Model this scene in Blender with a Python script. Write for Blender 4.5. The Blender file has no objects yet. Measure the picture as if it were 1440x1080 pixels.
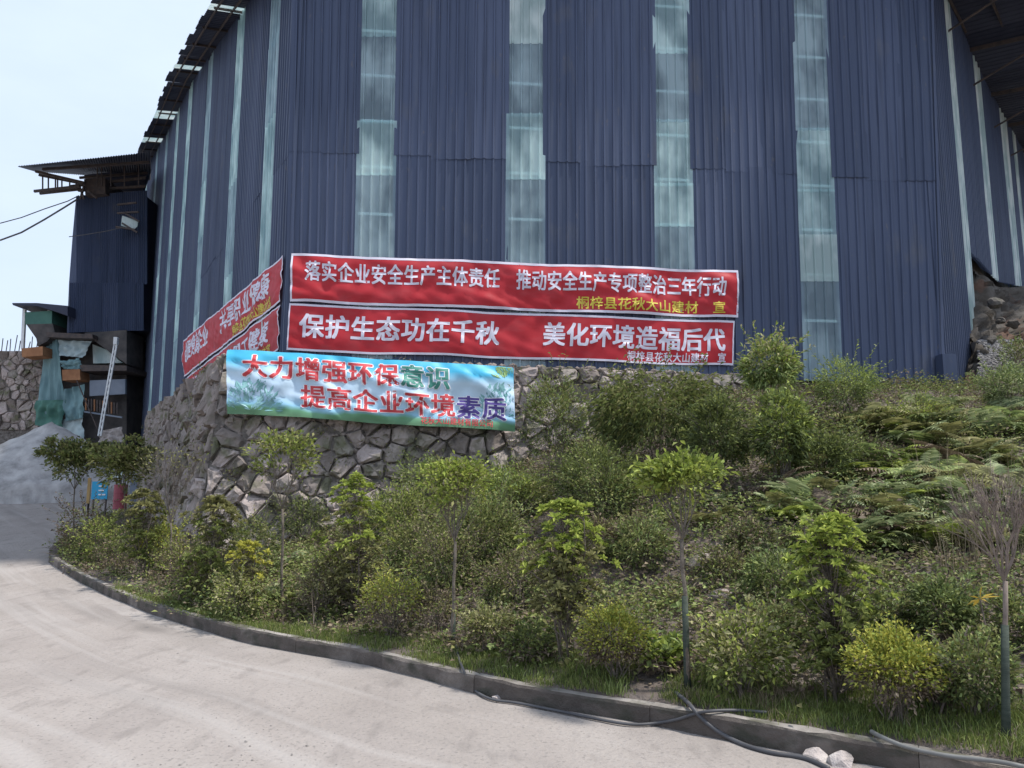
import bpy, bmesh, math, random
import numpy as np
from mathutils import Vector, Matrix, noise
random.seed(7); RNG = np.random.default_rng(7)
SC = bpy.context.scene; COL = SC.collection; R = math.radians
# ---------------------------------------------------------------- camera, world, sun, exposure
CAM = Vector((0, 0, 1.9)); F = 1080.0; PITCH = math.atan(150 / F)
cd = bpy.data.cameras.new('camera'); cd.sensor_width = 36; cd.lens = 36 * F / 1440; cd.clip_end = 5000; cd.clip_start = .05
cam = bpy.data.objects.new('camera', cd); COL.objects.link(cam); cam.location = CAM
cam.rotation_euler = (R(90) + PITCH, 0, 0); SC.camera = cam
SUN_EL, SUN_AZ = R(65), R(102)       # azimuth measured clockwise from +Y (seen from above)
W = bpy.data.worlds.new('World'); SC.world = W; W.use_nodes = True
nt = W.node_tree; nt.nodes.clear()
def nd(nt, t, **k):
    n = nt.nodes.new(t)
    for a, b in k.items():
        if a.startswith('_'): setattr(n, a[1:], b)
        else: n.inputs[a.replace('_', ' ')].default_value = b
    return n
sky = nd(nt, 'ShaderNodeTexSky', _sky_type='NISHITA', _sun_disc=False, _sun_elevation=SUN_EL, _sun_rotation=SUN_AZ, _air_density=1.3, _dust_density=2.5)
tc = nd(nt, 'ShaderNodeTexCoord'); mp = nd(nt, 'ShaderNodeMapping'); mp.inputs['Scale'].default_value = (1, 1, 2.6)
nz = nd(nt, 'ShaderNodeTexNoise', Scale=2.1, Detail=7.0, Roughness=.55)
rp = nd(nt, 'ShaderNodeValToRGB'); rp.color_ramp.elements[0].position = .36; rp.color_ramp.elements[1].position = .68
rp.color_ramp.elements[0].color = (.8, .8, .8, 1); rp.color_ramp.elements[1].color = (1, 1, 1, 1)
mx = nd(nt, 'ShaderNodeMixRGB'); mx.inputs[2].default_value = (4.7, 5.5, 6.9, 1)
bg = nd(nt, 'ShaderNodeBackground', Strength=.1); wo = nd(nt, 'ShaderNodeOutputWorld')
L = nt.links.new
L(tc.outputs['Generated'], mp.inputs[0]); L(mp.outputs[0], nz.inputs['Vector']); L(nz.outputs[0], rp.inputs[0])
L(sky.outputs[0], mx.inputs[1]); L(rp.outputs[0], mx.inputs[0]); L(mx.outputs[0], bg.inputs[0]); L(bg.outputs[0], wo.inputs[0])
sl = bpy.data.lights.new('sun', 'SUN'); sl.energy = 2.9; sl.angle = R(4); sl.color = (1, .95, .88)
so = bpy.data.objects.new('sun', sl); COL.objects.link(so)
sd = Vector((math.sin(SUN_AZ) * math.cos(SUN_EL), math.cos(SUN_AZ) * math.cos(SUN_EL), math.sin(SUN_EL)))
so.rotation_euler = sd.to_track_quat('Z', 'Y').to_euler(); so.location = sd * 60
SC.view_settings.view_transform = 'Standard'; SC.view_settings.look = 'None'; SC.view_settings.gamma = 1; SC.view_settings.exposure = .82
SC.view_settings.use_curve_mapping = False

# ---------------------------------------------------------------- helpers
def ray(px, py):
    a, b = (px - 720) / F, (540 - py) / F; c, s = math.cos(PITCH), math.sin(PITCH)
    return Vector((a, c - b * s, s + b * c))
def at(px, py, y):
    d = ray(px, py); return CAM + d * (y / d.y)
def on_plane(px, py, p0, n):
    d = ray(px, py); return CAM + d * ((p0 - CAM).dot(n) / d.dot(n))
def col_u(px, py=690): d = ray(px, py); return d.x / d.y
def tag(o, label=None, cat=None, group=None, kind=None):
    for k, v in (('label', label), ('category', cat), ('group', group), ('kind', kind)):
        if v: o[k] = v
    return o
def link(name, me, mat=None, parent=None):
    o = bpy.data.objects.new(name, me); COL.objects.link(o)
    if mat is not None and len(me.materials) == 0: me.materials.append(mat)
    if parent is not None:
        o.parent = parent
    return o
def empty(name, loc, label, cat, group=None, rz=0):
    o = bpy.data.objects.new(name, None); COL.objects.link(o); o.location = loc; o.rotation_euler[2] = rz; o.empty_display_size = .2
    return tag(o, label, cat, group)
def npmesh(name, V, Fc, smooth=False):
    """V (n,3); Fc list of arrays (m,k) or single array"""
    me = bpy.data.meshes.new(name)
    if not isinstance(Fc, list): Fc = [Fc]
    V = np.asarray(V, dtype=np.float32); me.vertices.add(len(V)); me.vertices.foreach_set('co', V.ravel())
    tot = sum(f.size for f in Fc); me.loops.add(tot)
    me.loops.foreach_set('vertex_index', np.concatenate([f.ravel() for f in Fc]).astype(np.int32))
    n = sum(len(f) for f in Fc); me.polygons.add(n)
    ls = []; c = 0
    for f in Fc:
        ls.append(c + np.arange(len(f)) * f.shape[1]); c += f.size
    me.polygons.foreach_set('loop_start', np.concatenate(ls).astype(np.int32))
    me.polygons.foreach_set('use_smooth', np.full(n, smooth)); me.update(calc_edges=True); me.validate(); return me
class MB:
    def __init__(s): s.v = []; s.f = []
    def add(s, vs, fs):
        b = len(s.v); s.v += [tuple(v) for v in vs]; s.f += [tuple(b + i for i in f) for f in fs]; return s
    def box(s, lo, hi):
        x0, y0, z0 = lo; x1, y1, z1 = hi
        return s.add([(x0,y0,z0),(x1,y0,z0),(x1,y1,z0),(x0,y1,z0),(x0,y0,z1),(x1,y0,z1),(x1,y1,z1),(x0,y1,z1)],
                     [(0,3,2,1),(4,5,6,7),(0,1,5,4),(1,2,6,5),(2,3,7,6),(3,0,4,7)])
    def bar(s, a, b, w, h=None):
        a = Vector(a); b = Vector(b); h = h or w; d = (b - a).normalized()
        up = Vector((0,0,1)) if abs(d.z) < .95 else Vector((0,1,0)); x = d.cross(up).normalized() * w / 2; y = x.cross(d).normalized() * h / 2
        return s.add([a-x-y, a+x-y, a+x+y, a-x+y, b-x-y, b+x-y, b+x+y, b-x+y], [(0,1,2,3),(7,6,5,4),(0,4,5,1),(1,5,6,2),(2,6,7,3),(3,7,4,0)])
    def tube(s, pts, rs, n=6, cap=True):
        pts = [Vector(p) for p in pts]; rings = []; b = len(s.v)
        if not hasattr(rs, '__len__'): rs = [rs] * len(pts)
        for i, p in enumerate(pts):
            d = (pts[min(i+1, len(pts)-1)] - pts[max(i-1, 0)]); d = d.normalized() if d.length > 1e-9 else Vector((0,0,1))
            up = Vector((0,0,1)) if abs(d.z) < .9 else Vector((1,0,0)); x = d.cross(up).normalized(); y = d.cross(x)
            for k in range(n):
                a = 2*math.pi*k/n; s.v.append(tuple(p + (x*math.cos(a) + y*math.sin(a)) * rs[i]))
        for i in range(len(pts)-1):
            for k in range(n):
                k2 = (k+1) % n; s.f.append((b+i*n+k, b+i*n+k2, b+(i+1)*n+k2, b+(i+1)*n+k))
        if cap: s.f.append(tuple(b+k for k in range(n))[::-1]); s.f.append(tuple(b+(len(pts)-1)*n+k for k in range(n)))
        return s
    def prism(s, poly, off):
        """poly: world points of one face, off: Vector thickness"""
        n = len(poly); a = [Vector(p) for p in poly]; b = [p + off for p in a]
        return s.add(a + b, [tuple(range(n)), tuple(range(2*n-1, n-1, -1))] + [(i, i+n, (i+1)%n+n, (i+1)%n) for i in range(n)])
    def mesh(s, name, smooth=False):
        me = bpy.data.meshes.new(name); me.from_pydata(s.v, [], s.f)
        if smooth:
            me.polygons.foreach_set('use_smooth', [True]*len(me.polygons))
        me.update(); return me
    def build(s, name, mat, parent=None, smooth=False, world=True):
        o = link(name, s.mesh(name, smooth), mat, parent)
        if parent is not None and world:            # vertices were given in world space
            m = Matrix.Translation(parent.location) @ Matrix.Rotation(parent.rotation_euler[2], 4, 'Z'); o.data.transform(m.inverted())
        return o
# ---------------------------------------------------------------- materials
def mat(name, ramp, scale=4., detail=5., rough=.8, bump=0., bscale=None, objrand=0., island=False, coords='Object', stretch=None,
        metal=0., transl=0., spec=.3, rough2=.55):
    """ramp: list of (pos, colour); driven by noise (+ per object or per island random)"""
    m = bpy.data.materials.new(name); m.use_nodes = True; nt = m.node_tree; L = nt.links.new; b = nt.nodes['Principled BSDF']; out = nt.nodes['Material Output']
    tcn = nd(nt, 'ShaderNodeTexCoord'); mp = nd(nt, 'ShaderNodeMapping')
    if stretch: mp.inputs['Scale'].default_value = stretch
    if coords == 'World':
        g = nd(nt, 'ShaderNodeNewGeometry'); L(g.outputs['Position'], mp.inputs[0])
    else: L(tcn.outputs[coords], mp.inputs[0])
    n1 = nd(nt, 'ShaderNodeTexNoise', Scale=scale, Detail=detail, Roughness=rough2); L(mp.outputs[0], n1.inputs['Vector'])
    src = n1.outputs[0]
    if island:
        g = nd(nt, 'ShaderNodeNewGeometry'); ma = nd(nt, 'ShaderNodeMix', _data_type='FLOAT'); ma.inputs[0].default_value = .72
        L(src, ma.inputs[2]); L(g.outputs['Random Per Island'], ma.inputs[3]); src = ma.outputs[0]
    if objrand:
        oi = nd(nt, 'ShaderNodeObjectInfo'); ma = nd(nt, 'ShaderNodeMix', _data_type='FLOAT'); ma.inputs[0].default_value = objrand
        L(src, ma.inputs[2]); L(oi.outputs['Random'], ma.inputs[3]); src = ma.outputs[0]
    r = nd(nt, 'ShaderNodeValToRGB'); els = r.color_ramp.elements
    while len(els) < len(ramp): els.new(.5)
    for e, (p, c) in zip(els, ramp): e.position = p; e.color = (*c, 1)
    L(src, r.inputs[0]); L(r.outputs[0], b.inputs['Base Color'])
    b.inputs['Roughness'].default_value = rough; b.inputs['Metallic'].default_value = metal; b.inputs['Specular IOR Level'].default_value = spec
    if bump:
        n2 = nd(nt, 'ShaderNodeTexNoise', Scale=bscale or scale*4, Detail=6., Roughness=.6); L(mp.outputs[0], n2.inputs['Vector'])
        bp = nd(nt, 'ShaderNodeBump', Strength=bump, Distance=.05); L(n2.outputs[0], bp.inputs['Height']); L(bp.outputs[0], b.inputs['Normal'])
    if transl:
        t = nd(nt, 'ShaderNodeBsdfTranslucent'); L(r.outputs[0], t.inputs[0]); ms = nd(nt, 'ShaderNodeMixShader', Fac=transl)
        L(b.outputs[0], ms.inputs[1]); L(t.outputs[0], ms.inputs[2]); L(ms.outputs[0], out.inputs[0])
    m['r'] = 1; return m
def mixin(m, colour, scale, lo, hi, stretch=None, coords='Object', fac=1., detail=5.):
    """lay a second colour over the base colour of m where a noise is high"""
    nt = m.node_tree; L = nt.links.new; b = nt.nodes['Principled BSDF']; src = b.inputs['Base Color'].links[0].from_socket
    mp = nd(nt, 'ShaderNodeMapping')
    if stretch: mp.inputs['Scale'].default_value = stretch
    if coords == 'World': L(nd(nt, 'ShaderNodeNewGeometry').outputs['Position'], mp.inputs[0])
    else: L(nd(nt, 'ShaderNodeTexCoord').outputs[coords], mp.inputs[0])
    n = nd(nt, 'ShaderNodeTexNoise', Scale=scale, Detail=detail); L(mp.outputs[0], n.inputs['Vector'])
    mr = nd(nt, 'ShaderNodeMapRange'); mr.inputs[1].default_value = lo; mr.inputs[2].default_value = hi; mr.inputs[4].default_value = fac
    L(n.outputs[0], mr.inputs[0]); x = nd(nt, 'ShaderNodeMixRGB'); x.inputs[2].default_value = (*colour, 1)
    L(mr.outputs[0], x.inputs[0]); L(src, x.inputs[1]); L(x.outputs[0], b.inputs['Base Color']); return m
M = {}
M['siding'] = mat('siding_blue', [(.2, (.054,.072,.124)), (.5, (.066,.086,.146)), (.8, (.082,.104,.17))], 1.2, rough=.55, objrand=.5, coords='World', stretch=(1,1,.25), spec=.25, bump=.05, bscale=3.)
mixin(M['siding'], (.12,.14,.18), 3., .55, .9, (4,4,.1), 'World', .5)
mixin(M['siding'], (.13,.13,.135), 1.1, .62, .75, (1,1,.5), 'World', .45)
mixin(M['siding'], (.03,.038,.065), 2.2, .5, .8, (5,5,.15), 'World', .7); mixin(M['siding'], (.17,.15,.13), 9., .66, .8, (1,1,.35), 'World', .5)
M['roof_under'] = mat('roof_sheet_dark', [(.2, (.03,.035,.06)), (.8, (.06,.068,.1))], 2., rough=.6, objrand=.5, coords='World')
M['steel'] = mat('steel_galvanised', [(.3, (.55,.57,.58)), (.7, (.7,.72,.73))], 6., rough=.5)
M['steel_dark'] = mat('steel_rusty', [(.3, (.045,.042,.045)), (.7, (.1,.075,.065))], 5., rough=.7)
def translucent_mat(name, c1, c2, lo, hi):
    m = bpy.data.materials.new(name); m.use_nodes = True; nt = m.node_tree; L = nt.links.new; b = nt.nodes['Principled BSDF']; out = nt.nodes['Material Output']
    g = nd(nt, 'ShaderNodeNewGeometry'); mp = nd(nt, 'ShaderNodeMapping'); mp.inputs['Scale'].default_value = (1, 1, .55); L(g.outputs['Position'], mp.inputs[0])
    n = nd(nt, 'ShaderNodeTexNoise', Scale=1.3, Detail=3.); L(mp.outputs[0], n.inputs['Vector'])
    mp2 = nd(nt, 'ShaderNodeMapping'); mp2.inputs['Scale'].default_value = (14, 14, .5); L(g.outputs['Position'], mp2.inputs[0])
    n2 = nd(nt, 'ShaderNodeTexNoise', Scale=1., Detail=3.); L(mp2.outputs[0], n2.inputs['Vector'])
    ad = nd(nt, 'ShaderNodeMix', _data_type='FLOAT'); ad.inputs[0].default_value = .16; L(n.outputs[0], ad.inputs[2]); L(n2.outputs[0], ad.inputs[3])
    mr = nd(nt, 'ShaderNodeMapRange'); mr.inputs[1].default_value = .4; mr.inputs[2].default_value = .6; L(ad.outputs[0], mr.inputs[0])
    c = nd(nt, 'ShaderNodeMixRGB'); c.inputs[1].default_value = (*c1, 1); c.inputs[2].default_value = (*c2, 1); L(mr.outputs[0], c.inputs[0]); L(c.outputs[0], b.inputs['Base Color'])  # noise patches paint in the light seen through the strips
    b.inputs['Roughness'].default_value = .35
    t = nd(nt, 'ShaderNodeBsdfTranslucent'); L(c.outputs[0], t.inputs[0]); m1 = nd(nt, 'ShaderNodeMixShader', Fac=.3); L(b.outputs[0], m1.inputs[1]); L(t.outputs[0], m1.inputs[2])
    tr = nd(nt, 'ShaderNodeBsdfTransparent'); tr.inputs[0].default_value = (.8,.95,.93,1)
    mr2 = nd(nt, 'ShaderNodeMapRange'); mr2.inputs[3].default_value = lo; mr2.inputs[4].default_value = hi; L(mr.outputs[0], mr2.inputs[0])
    m2 = nd(nt, 'ShaderNodeMixShader'); L(mr2.outputs[0], m2.inputs[0]); L(tr.outputs[0], m2.inputs[1]); L(m1.outputs[0], m2.inputs[2]); L(m2.outputs[0], out.inputs[0]); return m
M['frp_bright'] = translucent_mat('fibreglass_frosted', (.44,.63,.68), (.72,.93,.92), .55, .8)
M['frp_grey'] = translucent_mat('fibreglass_grey', (.4,.53,.62), (.54,.7,.76), .45, .7)
M['frp_white'] = translucent_mat('fibreglass_white', (.48,.62,.62), (.78,.86,.84), .8, 1.)
M['stone'] = mat('wall_stone', [(.1, (.13,.112,.1)), (.38, (.26,.22,.2)), (.6, (.4,.34,.32)), (.85, (.2,.185,.15))], 3.5, 8., .9, .7, 9., .6, coords='World')
mixin(M['stone'], (.09,.1,.045), 2.2, .52, .66, coords='World', fac=.75); mixin(M['stone'], (.05,.045,.045), 5., .58, .7, coords='World', fac=.7)
M['mortar'] = mat('wall_joint', [(.3, (.08,.07,.062)), (.7, (.24,.215,.195))], 8., rough=1., bump=.8, coords='World')
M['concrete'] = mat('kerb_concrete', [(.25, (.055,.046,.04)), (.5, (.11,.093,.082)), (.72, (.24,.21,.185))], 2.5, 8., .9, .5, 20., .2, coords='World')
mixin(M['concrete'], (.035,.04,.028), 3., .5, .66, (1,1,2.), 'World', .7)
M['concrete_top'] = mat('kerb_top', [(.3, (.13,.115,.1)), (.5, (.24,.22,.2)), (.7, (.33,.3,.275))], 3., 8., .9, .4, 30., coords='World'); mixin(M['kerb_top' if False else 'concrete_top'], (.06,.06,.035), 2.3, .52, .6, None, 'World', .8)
M['road'] = mat('road_dusty_concrete', [(.3, (.25,.223,.203)), (.5, (.295,.265,.245)), (.7, (.33,.3,.28))], .45, 9., .97, .55, 18., coords='World', rough2=.6)
mixin(M['road'], (.22,.195,.182), 1.1, .5, .72, (1.2,.45,1), 'World', .45, 8.); mixin(M['road'], (.15,.138,.13), 26., .56, .68, None, 'World', .55, 9.); mixin(M['road'], (.19,.17,.158), 3.2, .55, .7, (1.5,.5,1), 'World', .6, 9.)

M['soil'] = mat('bank_soil', [(.3, (.07,.058,.048)), (.5, (.12,.098,.085)), (.65, (.17,.145,.13)), (.8, (.08,.085,.045))], 2.2, 9., 1., 1., 12., coords='World')
M['dirt'] = mat('rocky_dirt', [(.3, (.04,.035,.03)), (.45, (.08,.07,.06)), (.6, (.12,.11,.1)), (.8, (.05,.055,.03))], 1.3, 9., 1., 1., 6., coords='World')
mixin(M['dirt'], (.12,.07,.05), .9, .58, .66, coords='World', fac=.8)
M['gravel'] = mat('gravel_grey', [(.35, (.12,.115,.115)), (.5, (.26,.25,.25)), (.65, (.38,.37,.37))], 14., 9., 1., 1., 30., coords='World', rough2=.75)
M['gravel_dark'] = mat('grit', [(.3, (.12,.11,.105)), (.7, (.3,.28,.265))], 30., coords='World')
M['sand'] = mat('gravel_pile_grey', [(.3, (.22,.215,.21)), (.5, (.36,.35,.345)), (.7, (.46,.45,.44))], 1.6, 12., 1., 1., 5., coords='World')
M['rock'] = mat('pale_rock', [(.3, (.28,.25,.23)), (.5, (.42,.37,.35)), (.7, (.52,.48,.45))], 5., 8., .9, .8, 20., coords='World')
M['bark'] = mat('bark', [(.3, (.09,.075,.06)), (.7, (.2,.17,.14))], 12., rough=.9, bump=.4, coords='World')
M['bark_pale'] = mat('bark_pale', [(.3, (.13,.105,.09)), (.7, (.25,.2,.17))], 12., rough=.9, coords='World')
M['wrap'] = mat('green_trunk_wrap', [(.3, (.035,.048,.038)), (.7, (.07,.085,.068))], 6., rough=.8, stretch=(1,1,8), bump=.3, coords='World')
M['hose_grey'] = mat('grey_hose', [(.3, (.12,.12,.115)), (.7, (.2,.2,.19))], 3., rough=.5, coords='World')
M['hose'] = mat('black_hose', [(.3, (.05,.05,.055)), (.7, (.1,.1,.105))], 3., rough=.5, coords='World')
def leaf(name, a, b, c, t=.3): M[name] = mat(name, [(.15, a), (.5, b), (.9, c)], 1.5, rough=.6, island=True, transl=t, coords='World', spec=.25)
leaf('leaf_green', (0.071,0.092,0.029), (0.160,0.192,0.054), (0.302,0.337,0.104)); leaf('leaf_yellow', (0.191,0.199,0.040), (0.380,0.385,0.067), (0.614,0.570,0.121))
leaf('leaf_lime', (0.135,0.182,0.040), (0.283,0.352,0.067), (0.459,0.508,0.120)); leaf('leaf_dark', (0.050,0.064,0.028), (0.108,0.138,0.049), (0.198,0.241,0.081))
leaf('leaf_olive', (0.111,0.111,0.048), (0.206,0.206,0.080), (0.349,0.335,0.141)); leaf('leaf_brown', (0.078,0.058,0.046), (0.156,0.117,0.085), (0.260,0.208,0.143), .15)
leaf('leaf_fern', (0.114,0.151,0.071), (0.226,0.275,0.130), (0.445,0.484,0.264)); leaf('leaf_pale', (0.220,0.220,0.110), (0.363,0.352,0.176), (0.528,0.484,0.275))
leaf('leaf_orange', (.4,.3,.05), (.5,.35,.06), (.3,.3,.06)); leaf('grass', (0.082,0.121,0.029), (0.154,0.211,0.051), (0.310,0.324,0.103)); leaf('dry_grass', (.14,.11,.075), (.24,.19,.13), (.36,.29,.2), .2)
leaf('leaf_jade', (0.109,0.150,0.055), (0.216,0.285,0.099), (0.409,0.466,0.171))
# ---------------------------------------------------------------- ground functions
def sp(v, k=1.5): return math.log1p(math.exp(v * k)) / k if v * k < 30 else v
def road_z(x, y):
    w = 1 / (1 + math.exp(min(50, (x + 3) * .6)))        # the rise only on the far left
    return w * (.10 * (sp(y - 16) - sp(y - 31)) + .22 * (sp(y - 32) - sp(y - 46)))
def hit(px, py, fn, y0=3., y1=70., step=.1):
    d = ray(px, py); y = y0
    while y < y1:
        p = CAM + d * (y / d.y)
        if p.z <= fn(p.x, p.y): return p
        y += step
    return CAM + d * (y1 / d.y)
KERB_PX = [(68,791),(110,818),(159,843),(205,862),(267,883),(340,903),(420,920),(500,934),(600,959),(715,988),(800,1005),(892,1020),(1022,1043),(1120,1062),(1250,1086),(1430,1122)]
KP = [hit(a, b, road_z) for a, b in KERB_PX]
KP += [Vector((4.6, 3.9, 0)), Vector((6.6, 3.3, 0)), Vector((11, 2.6, 0)), Vector((20, 2.2, 0))]
ku = [p.x / p.y for p in KP]; ky = [p.y for p in KP]
# --- building plan
A0 = at(402, 500, 17.6); dF = Vector((9.7, 1, 0)).normalized(); nF = Vector((dF.y, -dF.x, 0))       # front wall direction and outward normal
dL = Vector((-640, 1080, 0)).normalized(); nL = Vector((-dL.y, dL.x, 0))                                  # left wall
B0 = on_plane(1327, 540, A0, nF); dR = Vector((980, 1080, 0)).normalized(); nR = Vector((dR.y, -dR.x, 0)) # right wall
ZB = on_plane(402, 503, A0, nF).z; ZB2 = on_plane(1327, 543, A0, nF).z
def front(px, py, off=0.): return on_plane(px, py, A0 + nF * off, nF)
def left(px, py, off=0.): return on_plane(px, py, A0 + nL * off, nL)
def right(px, py, off=0.): return on_plane(px, py, B0 + nR * off, nR)
# back line of the bank (u, y, z)
BK = []
for px, row, dep in ((40,0,18.6),(66,0,18.9),(100,0,22),(150,0,26),(205,0,29)): BK.append((col_u(px), dep, road_z(col_u(px)*dep, dep) + .05))
for px, row in ((286,780),(400,772),(480,750),(560,722),(660,690),(740,658),(850,600),(950,566),(1060,545),(1180,545),(1327,549)):
    p = on_plane(px, row, A0 + nF * .75, nF); BK.append((p.x / p.y, p.y, p.z))
for px, row, dep in ((1375,546,19.6),(1440,500,22.5),(1600,420,25),(1900,380,27)):
    p = at(px, row, dep); BK.append((p.x / p.y, p.y, p.z))
BK.append((2.2, 24, 9)); BK.append((4.5, 20, 9)); BK.append((9, 12, 8))
bu = [b[0] for b in BK]; by_ = [b[1] for b in BK]; bz = [b[2] for b in BK]
def bank(u, t, bumps=True):
    y0 = np.interp(u, ku, ky) + .1; y1 = np.interp(u, bu, by_); y1 = max(y1, y0 + .5); z1 = np.interp(u, bu, bz)
    y = y0 + (y1 - y0) * t; x = u * y; zk = road_z(u * y0, y0) + .15
    h = np.interp(u, [-.2, .1, .6], [1.7, 1.25, 1.0]); tt = min(max(t, 0), 1)
    z = zk + (z1 - zk) * (tt ** h * .6 + (3*tt*tt - 2*tt**3) * .4)
    if bumps:
        a = min(1, t * 5) * min(1, max(0, (1 - t) * 6 + .25))
        z += a * (.22 * noise.noise(Vector((x*.7, y*.7, 0))) + .1 * noise.noise(Vector((x*2.2, y*2.2, 3))))
    return Vector((x, y, z))
def bank_z(x, y):
    u = x / y; y0 = np.interp(u, ku, ky) + .1; y1 = max(np.interp(u, bu, by_), y0 + .5)
    if u < ku[0] or y < y0: return road_z(x, y)
    return bank(u, min((y - y0) / (y1 - y0), 1.15)).z
def spot(px, row): return hit(px, row, bank_z, 3.5, 30)
# ---------------------------------------------------------------- ground, bank, kerb
xs = np.concatenate([np.linspace(-900, -60, 8), np.linspace(-50, 40, 181), np.linspace(60, 900, 8)]); ys = np.concatenate([[-300, -60, -15], np.linspace(-4, 60, 161), np.geomspace(66, 2200, 12)])
V = np.array([(x, y, road_z(x, y) + (.012 * noise.noise(Vector((x*.8, y*.8, 9))) if 2 < y < 40 else 0)) for y in ys for x in xs]); nx = len(xs)
i, j = np.meshgrid(np.arange(nx-1), np.arange(len(ys)-1)); k = (j*nx + i).ravel()
RV = V; g = link('road', npmesh('road', V, np.stack([k, k+1, k+nx+1, k+nx], 1), True), M['road']); tag(g, kind='structure')
KA = np.array([(p.x, p.y) for p in KP]); KA = np.concatenate([[KA[0] + (KA[0]-KA[1]) * 12], KA]); seg = KA[1:] - KA[:-1]; sl_ = np.linalg.norm(seg, axis=1); cs = np.concatenate([[0], np.cumsum(sl_)])[:-1]
best = np.full(len(RV), 1e9); arc = np.zeros(len(RV))
for k in range(len(seg)):
    t = np.clip(((RV[:, :2] - KA[k]) @ seg[k]) / sl_[k]**2, 0, 1); dd_ = np.linalg.norm(RV[:, :2] - (KA[k] + t[:, None]*seg[k]), axis=1); w_ = dd_ < best; best = np.where(w_, dd_, best); arc = np.where(w_, cs[k] + t*sl_[k], arc)
uvl = g.data.uv_layers.new(name='along'); li = np.zeros(len(g.data.loops), dtype=np.int32); g.data.loops.foreach_get('vertex_index', li); uvl.data.foreach_set('uv', np.stack([best[li], arc[li]], 1).astype(np.float32).ravel())
mixin(M['road'], (.21,.19,.177), 1., .5, .68, (1.5,.13,1), 'UV', .7, 8.); mixin(M['road'], (.36,.335,.318), 1.3, .52, .7, (2.6,.1,1), 'UV', .6, 6.); mixin(M['road'], (.15,.135,.125), 1., .6, .7, (.9,.35,1), 'UV', .5, 9.)
us = np.concatenate([np.linspace(ku[0], .75, 300), np.linspace(.77, 7.5, 50)]); ts = np.concatenate([np.linspace(0, 1, 110), [1.04, 1.15, 1.6]])
V = []
for u in us:
    for t in ts:
        p = bank(u, t)
        if t == 0: p.z -= .12
        V.append(tuple(p))
nt_ = len(ts); i, j = np.meshgrid(np.arange(nt_-1), np.arange(len(us)-1)); k = (j*nt_ + i).ravel()
o = link('planted_bank', npmesh('planted_bank', V, np.stack([k, k+nt_, k+nt_+1, k+1], 1), True), M['soil']); tag(o, kind='structure')
# kerb segments
def catmull(P, n):
    out = []
    for i in range(len(P)-1):
        a, b, c, d = P[max(i-1,0)], P[i], P[i+1], P[min(i+2, len(P)-1)]
        for k in range(n):
            t = k / n; out.append(.5 * ((2*b) + (c-a)*t + (2*a-5*b+4*c-d)*t*t + (3*b-a-3*c+d)*t**3))
    out.append(P[-1]); return out
kc = catmull(KP, 10)
kerb = empty('kerb', KP[0], None, None); del_keys = [kerb.pop(k) for k in list(kerb.keys())]; kerb['kind'] = 'structure'
def resample(P, d):
    out = [P[0].copy()]; acc = 0
    for a, b in zip(P[:-1], P[1:]):
        l = (b-a).length; s = d - acc
        while s <= l: out.append(a.lerp(b, s/l)); s += d
        acc = (acc + l) % d if l + acc >= d else acc + l
    return out
kr = resample(kc, .18); rk = random.Random(3)
i = 0
while i < len(kr) - 2:
    n = rk.choice((8, 9, 10, 11)); seg = kr[i:i+n+1]
    if len(seg) < 3: break
    mb = MB(); dz = rk.uniform(-.008, .008); dn = rk.uniform(-.006, .006); prof = [(0, -.06), (.004, .15), (.018, .172), (.1, .176), (.118, .165), (.12, -.06)]
    b = 0
    for q, p in enumerate(seg):
        d = (seg[min(q+1, len(seg)-1)] - seg[max(q-1, 0)]).normalized(); nn = Vector((-d.y, d.x, 0)).normalized()     # away from the road
        if q == 0: p = p + d * .002
        if q == len(seg)-1: p = p - d * .002
        for k, (a, h) in enumerate(prof):
            w = noise.noise(Vector((p.x*5, p.y*5, k*3))) * .014
            mb.v.append(tuple(p + nn * (a + dn + w) + Vector((0, 0, h * 1.0 + dz + (w if 0 < k < 5 else 0)))))
    m6 = len(prof)
    for q in range(len(seg)-1):
        for k in range(m6-1): mb.f.append((q*m6+k, (q+1)*m6+k, (q+1)*m6+k+1, q*m6+k+1))
    mb.f.append(tuple(range(m6))); mb.f.append(tuple(range(len(mb.v)-1, len(mb.v)-1-m6, -1)))
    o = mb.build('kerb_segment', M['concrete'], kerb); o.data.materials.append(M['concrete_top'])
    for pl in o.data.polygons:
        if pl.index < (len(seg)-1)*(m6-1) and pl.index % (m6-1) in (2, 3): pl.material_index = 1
    i += n
# ---------------------------------------------------------------- shed
shed = empty('industrial_shed', Vector((A0.x, A0.y, ZB)), 'huge dark blue corrugated metal shed with pale translucent strips standing above the stone wall', 'shed')
inv = -shed.location
def sheet(name, TL, TR, BL, BR, n, mt, ribs=4, rows=3, off=0., warp=.008, seed=0):
    """corrugated sheet from four corners; n outward normal"""
    ss = []; RIB, RW = (.06, .22) if abs(n.x) > .3 else (.042, .14)
    for r in range(ribs):
        c = (r + .5) / ribs; w = 1 / ribs
        ss += [(c - RW*w, .0), (c - RW*.5*w, RIB), (c + RW*.5*w, RIB), (c + RW*w, .0)]
    ss = [(-.035, 0.)] + ss + [(1.035, 0.)]
    V = []
    for q in range(rows + 1):
        t = q / rows
        for s, h in ss:
            p = (TL.lerp(TR, s)).lerp(BL.lerp(BR, s), t); w = warp * noise.noise(Vector((p.x*.8 + seed*7, p.y*.8, p.z*.45))) * 2
            V.append(tuple(p + n * (h + off + w) + inv))
    m = len(ss); Fc = [(q*m+k, (q+1)*m+k, (q+1)*m+k+1, q*m+k+1) for q in range(rows) for k in range(m-1)]
    me = bpy.data.meshes.new(name); me.from_pydata(V, [], Fc); me.update()
    return link(name, me, mt, shed)
rs = random.Random(11)
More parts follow.
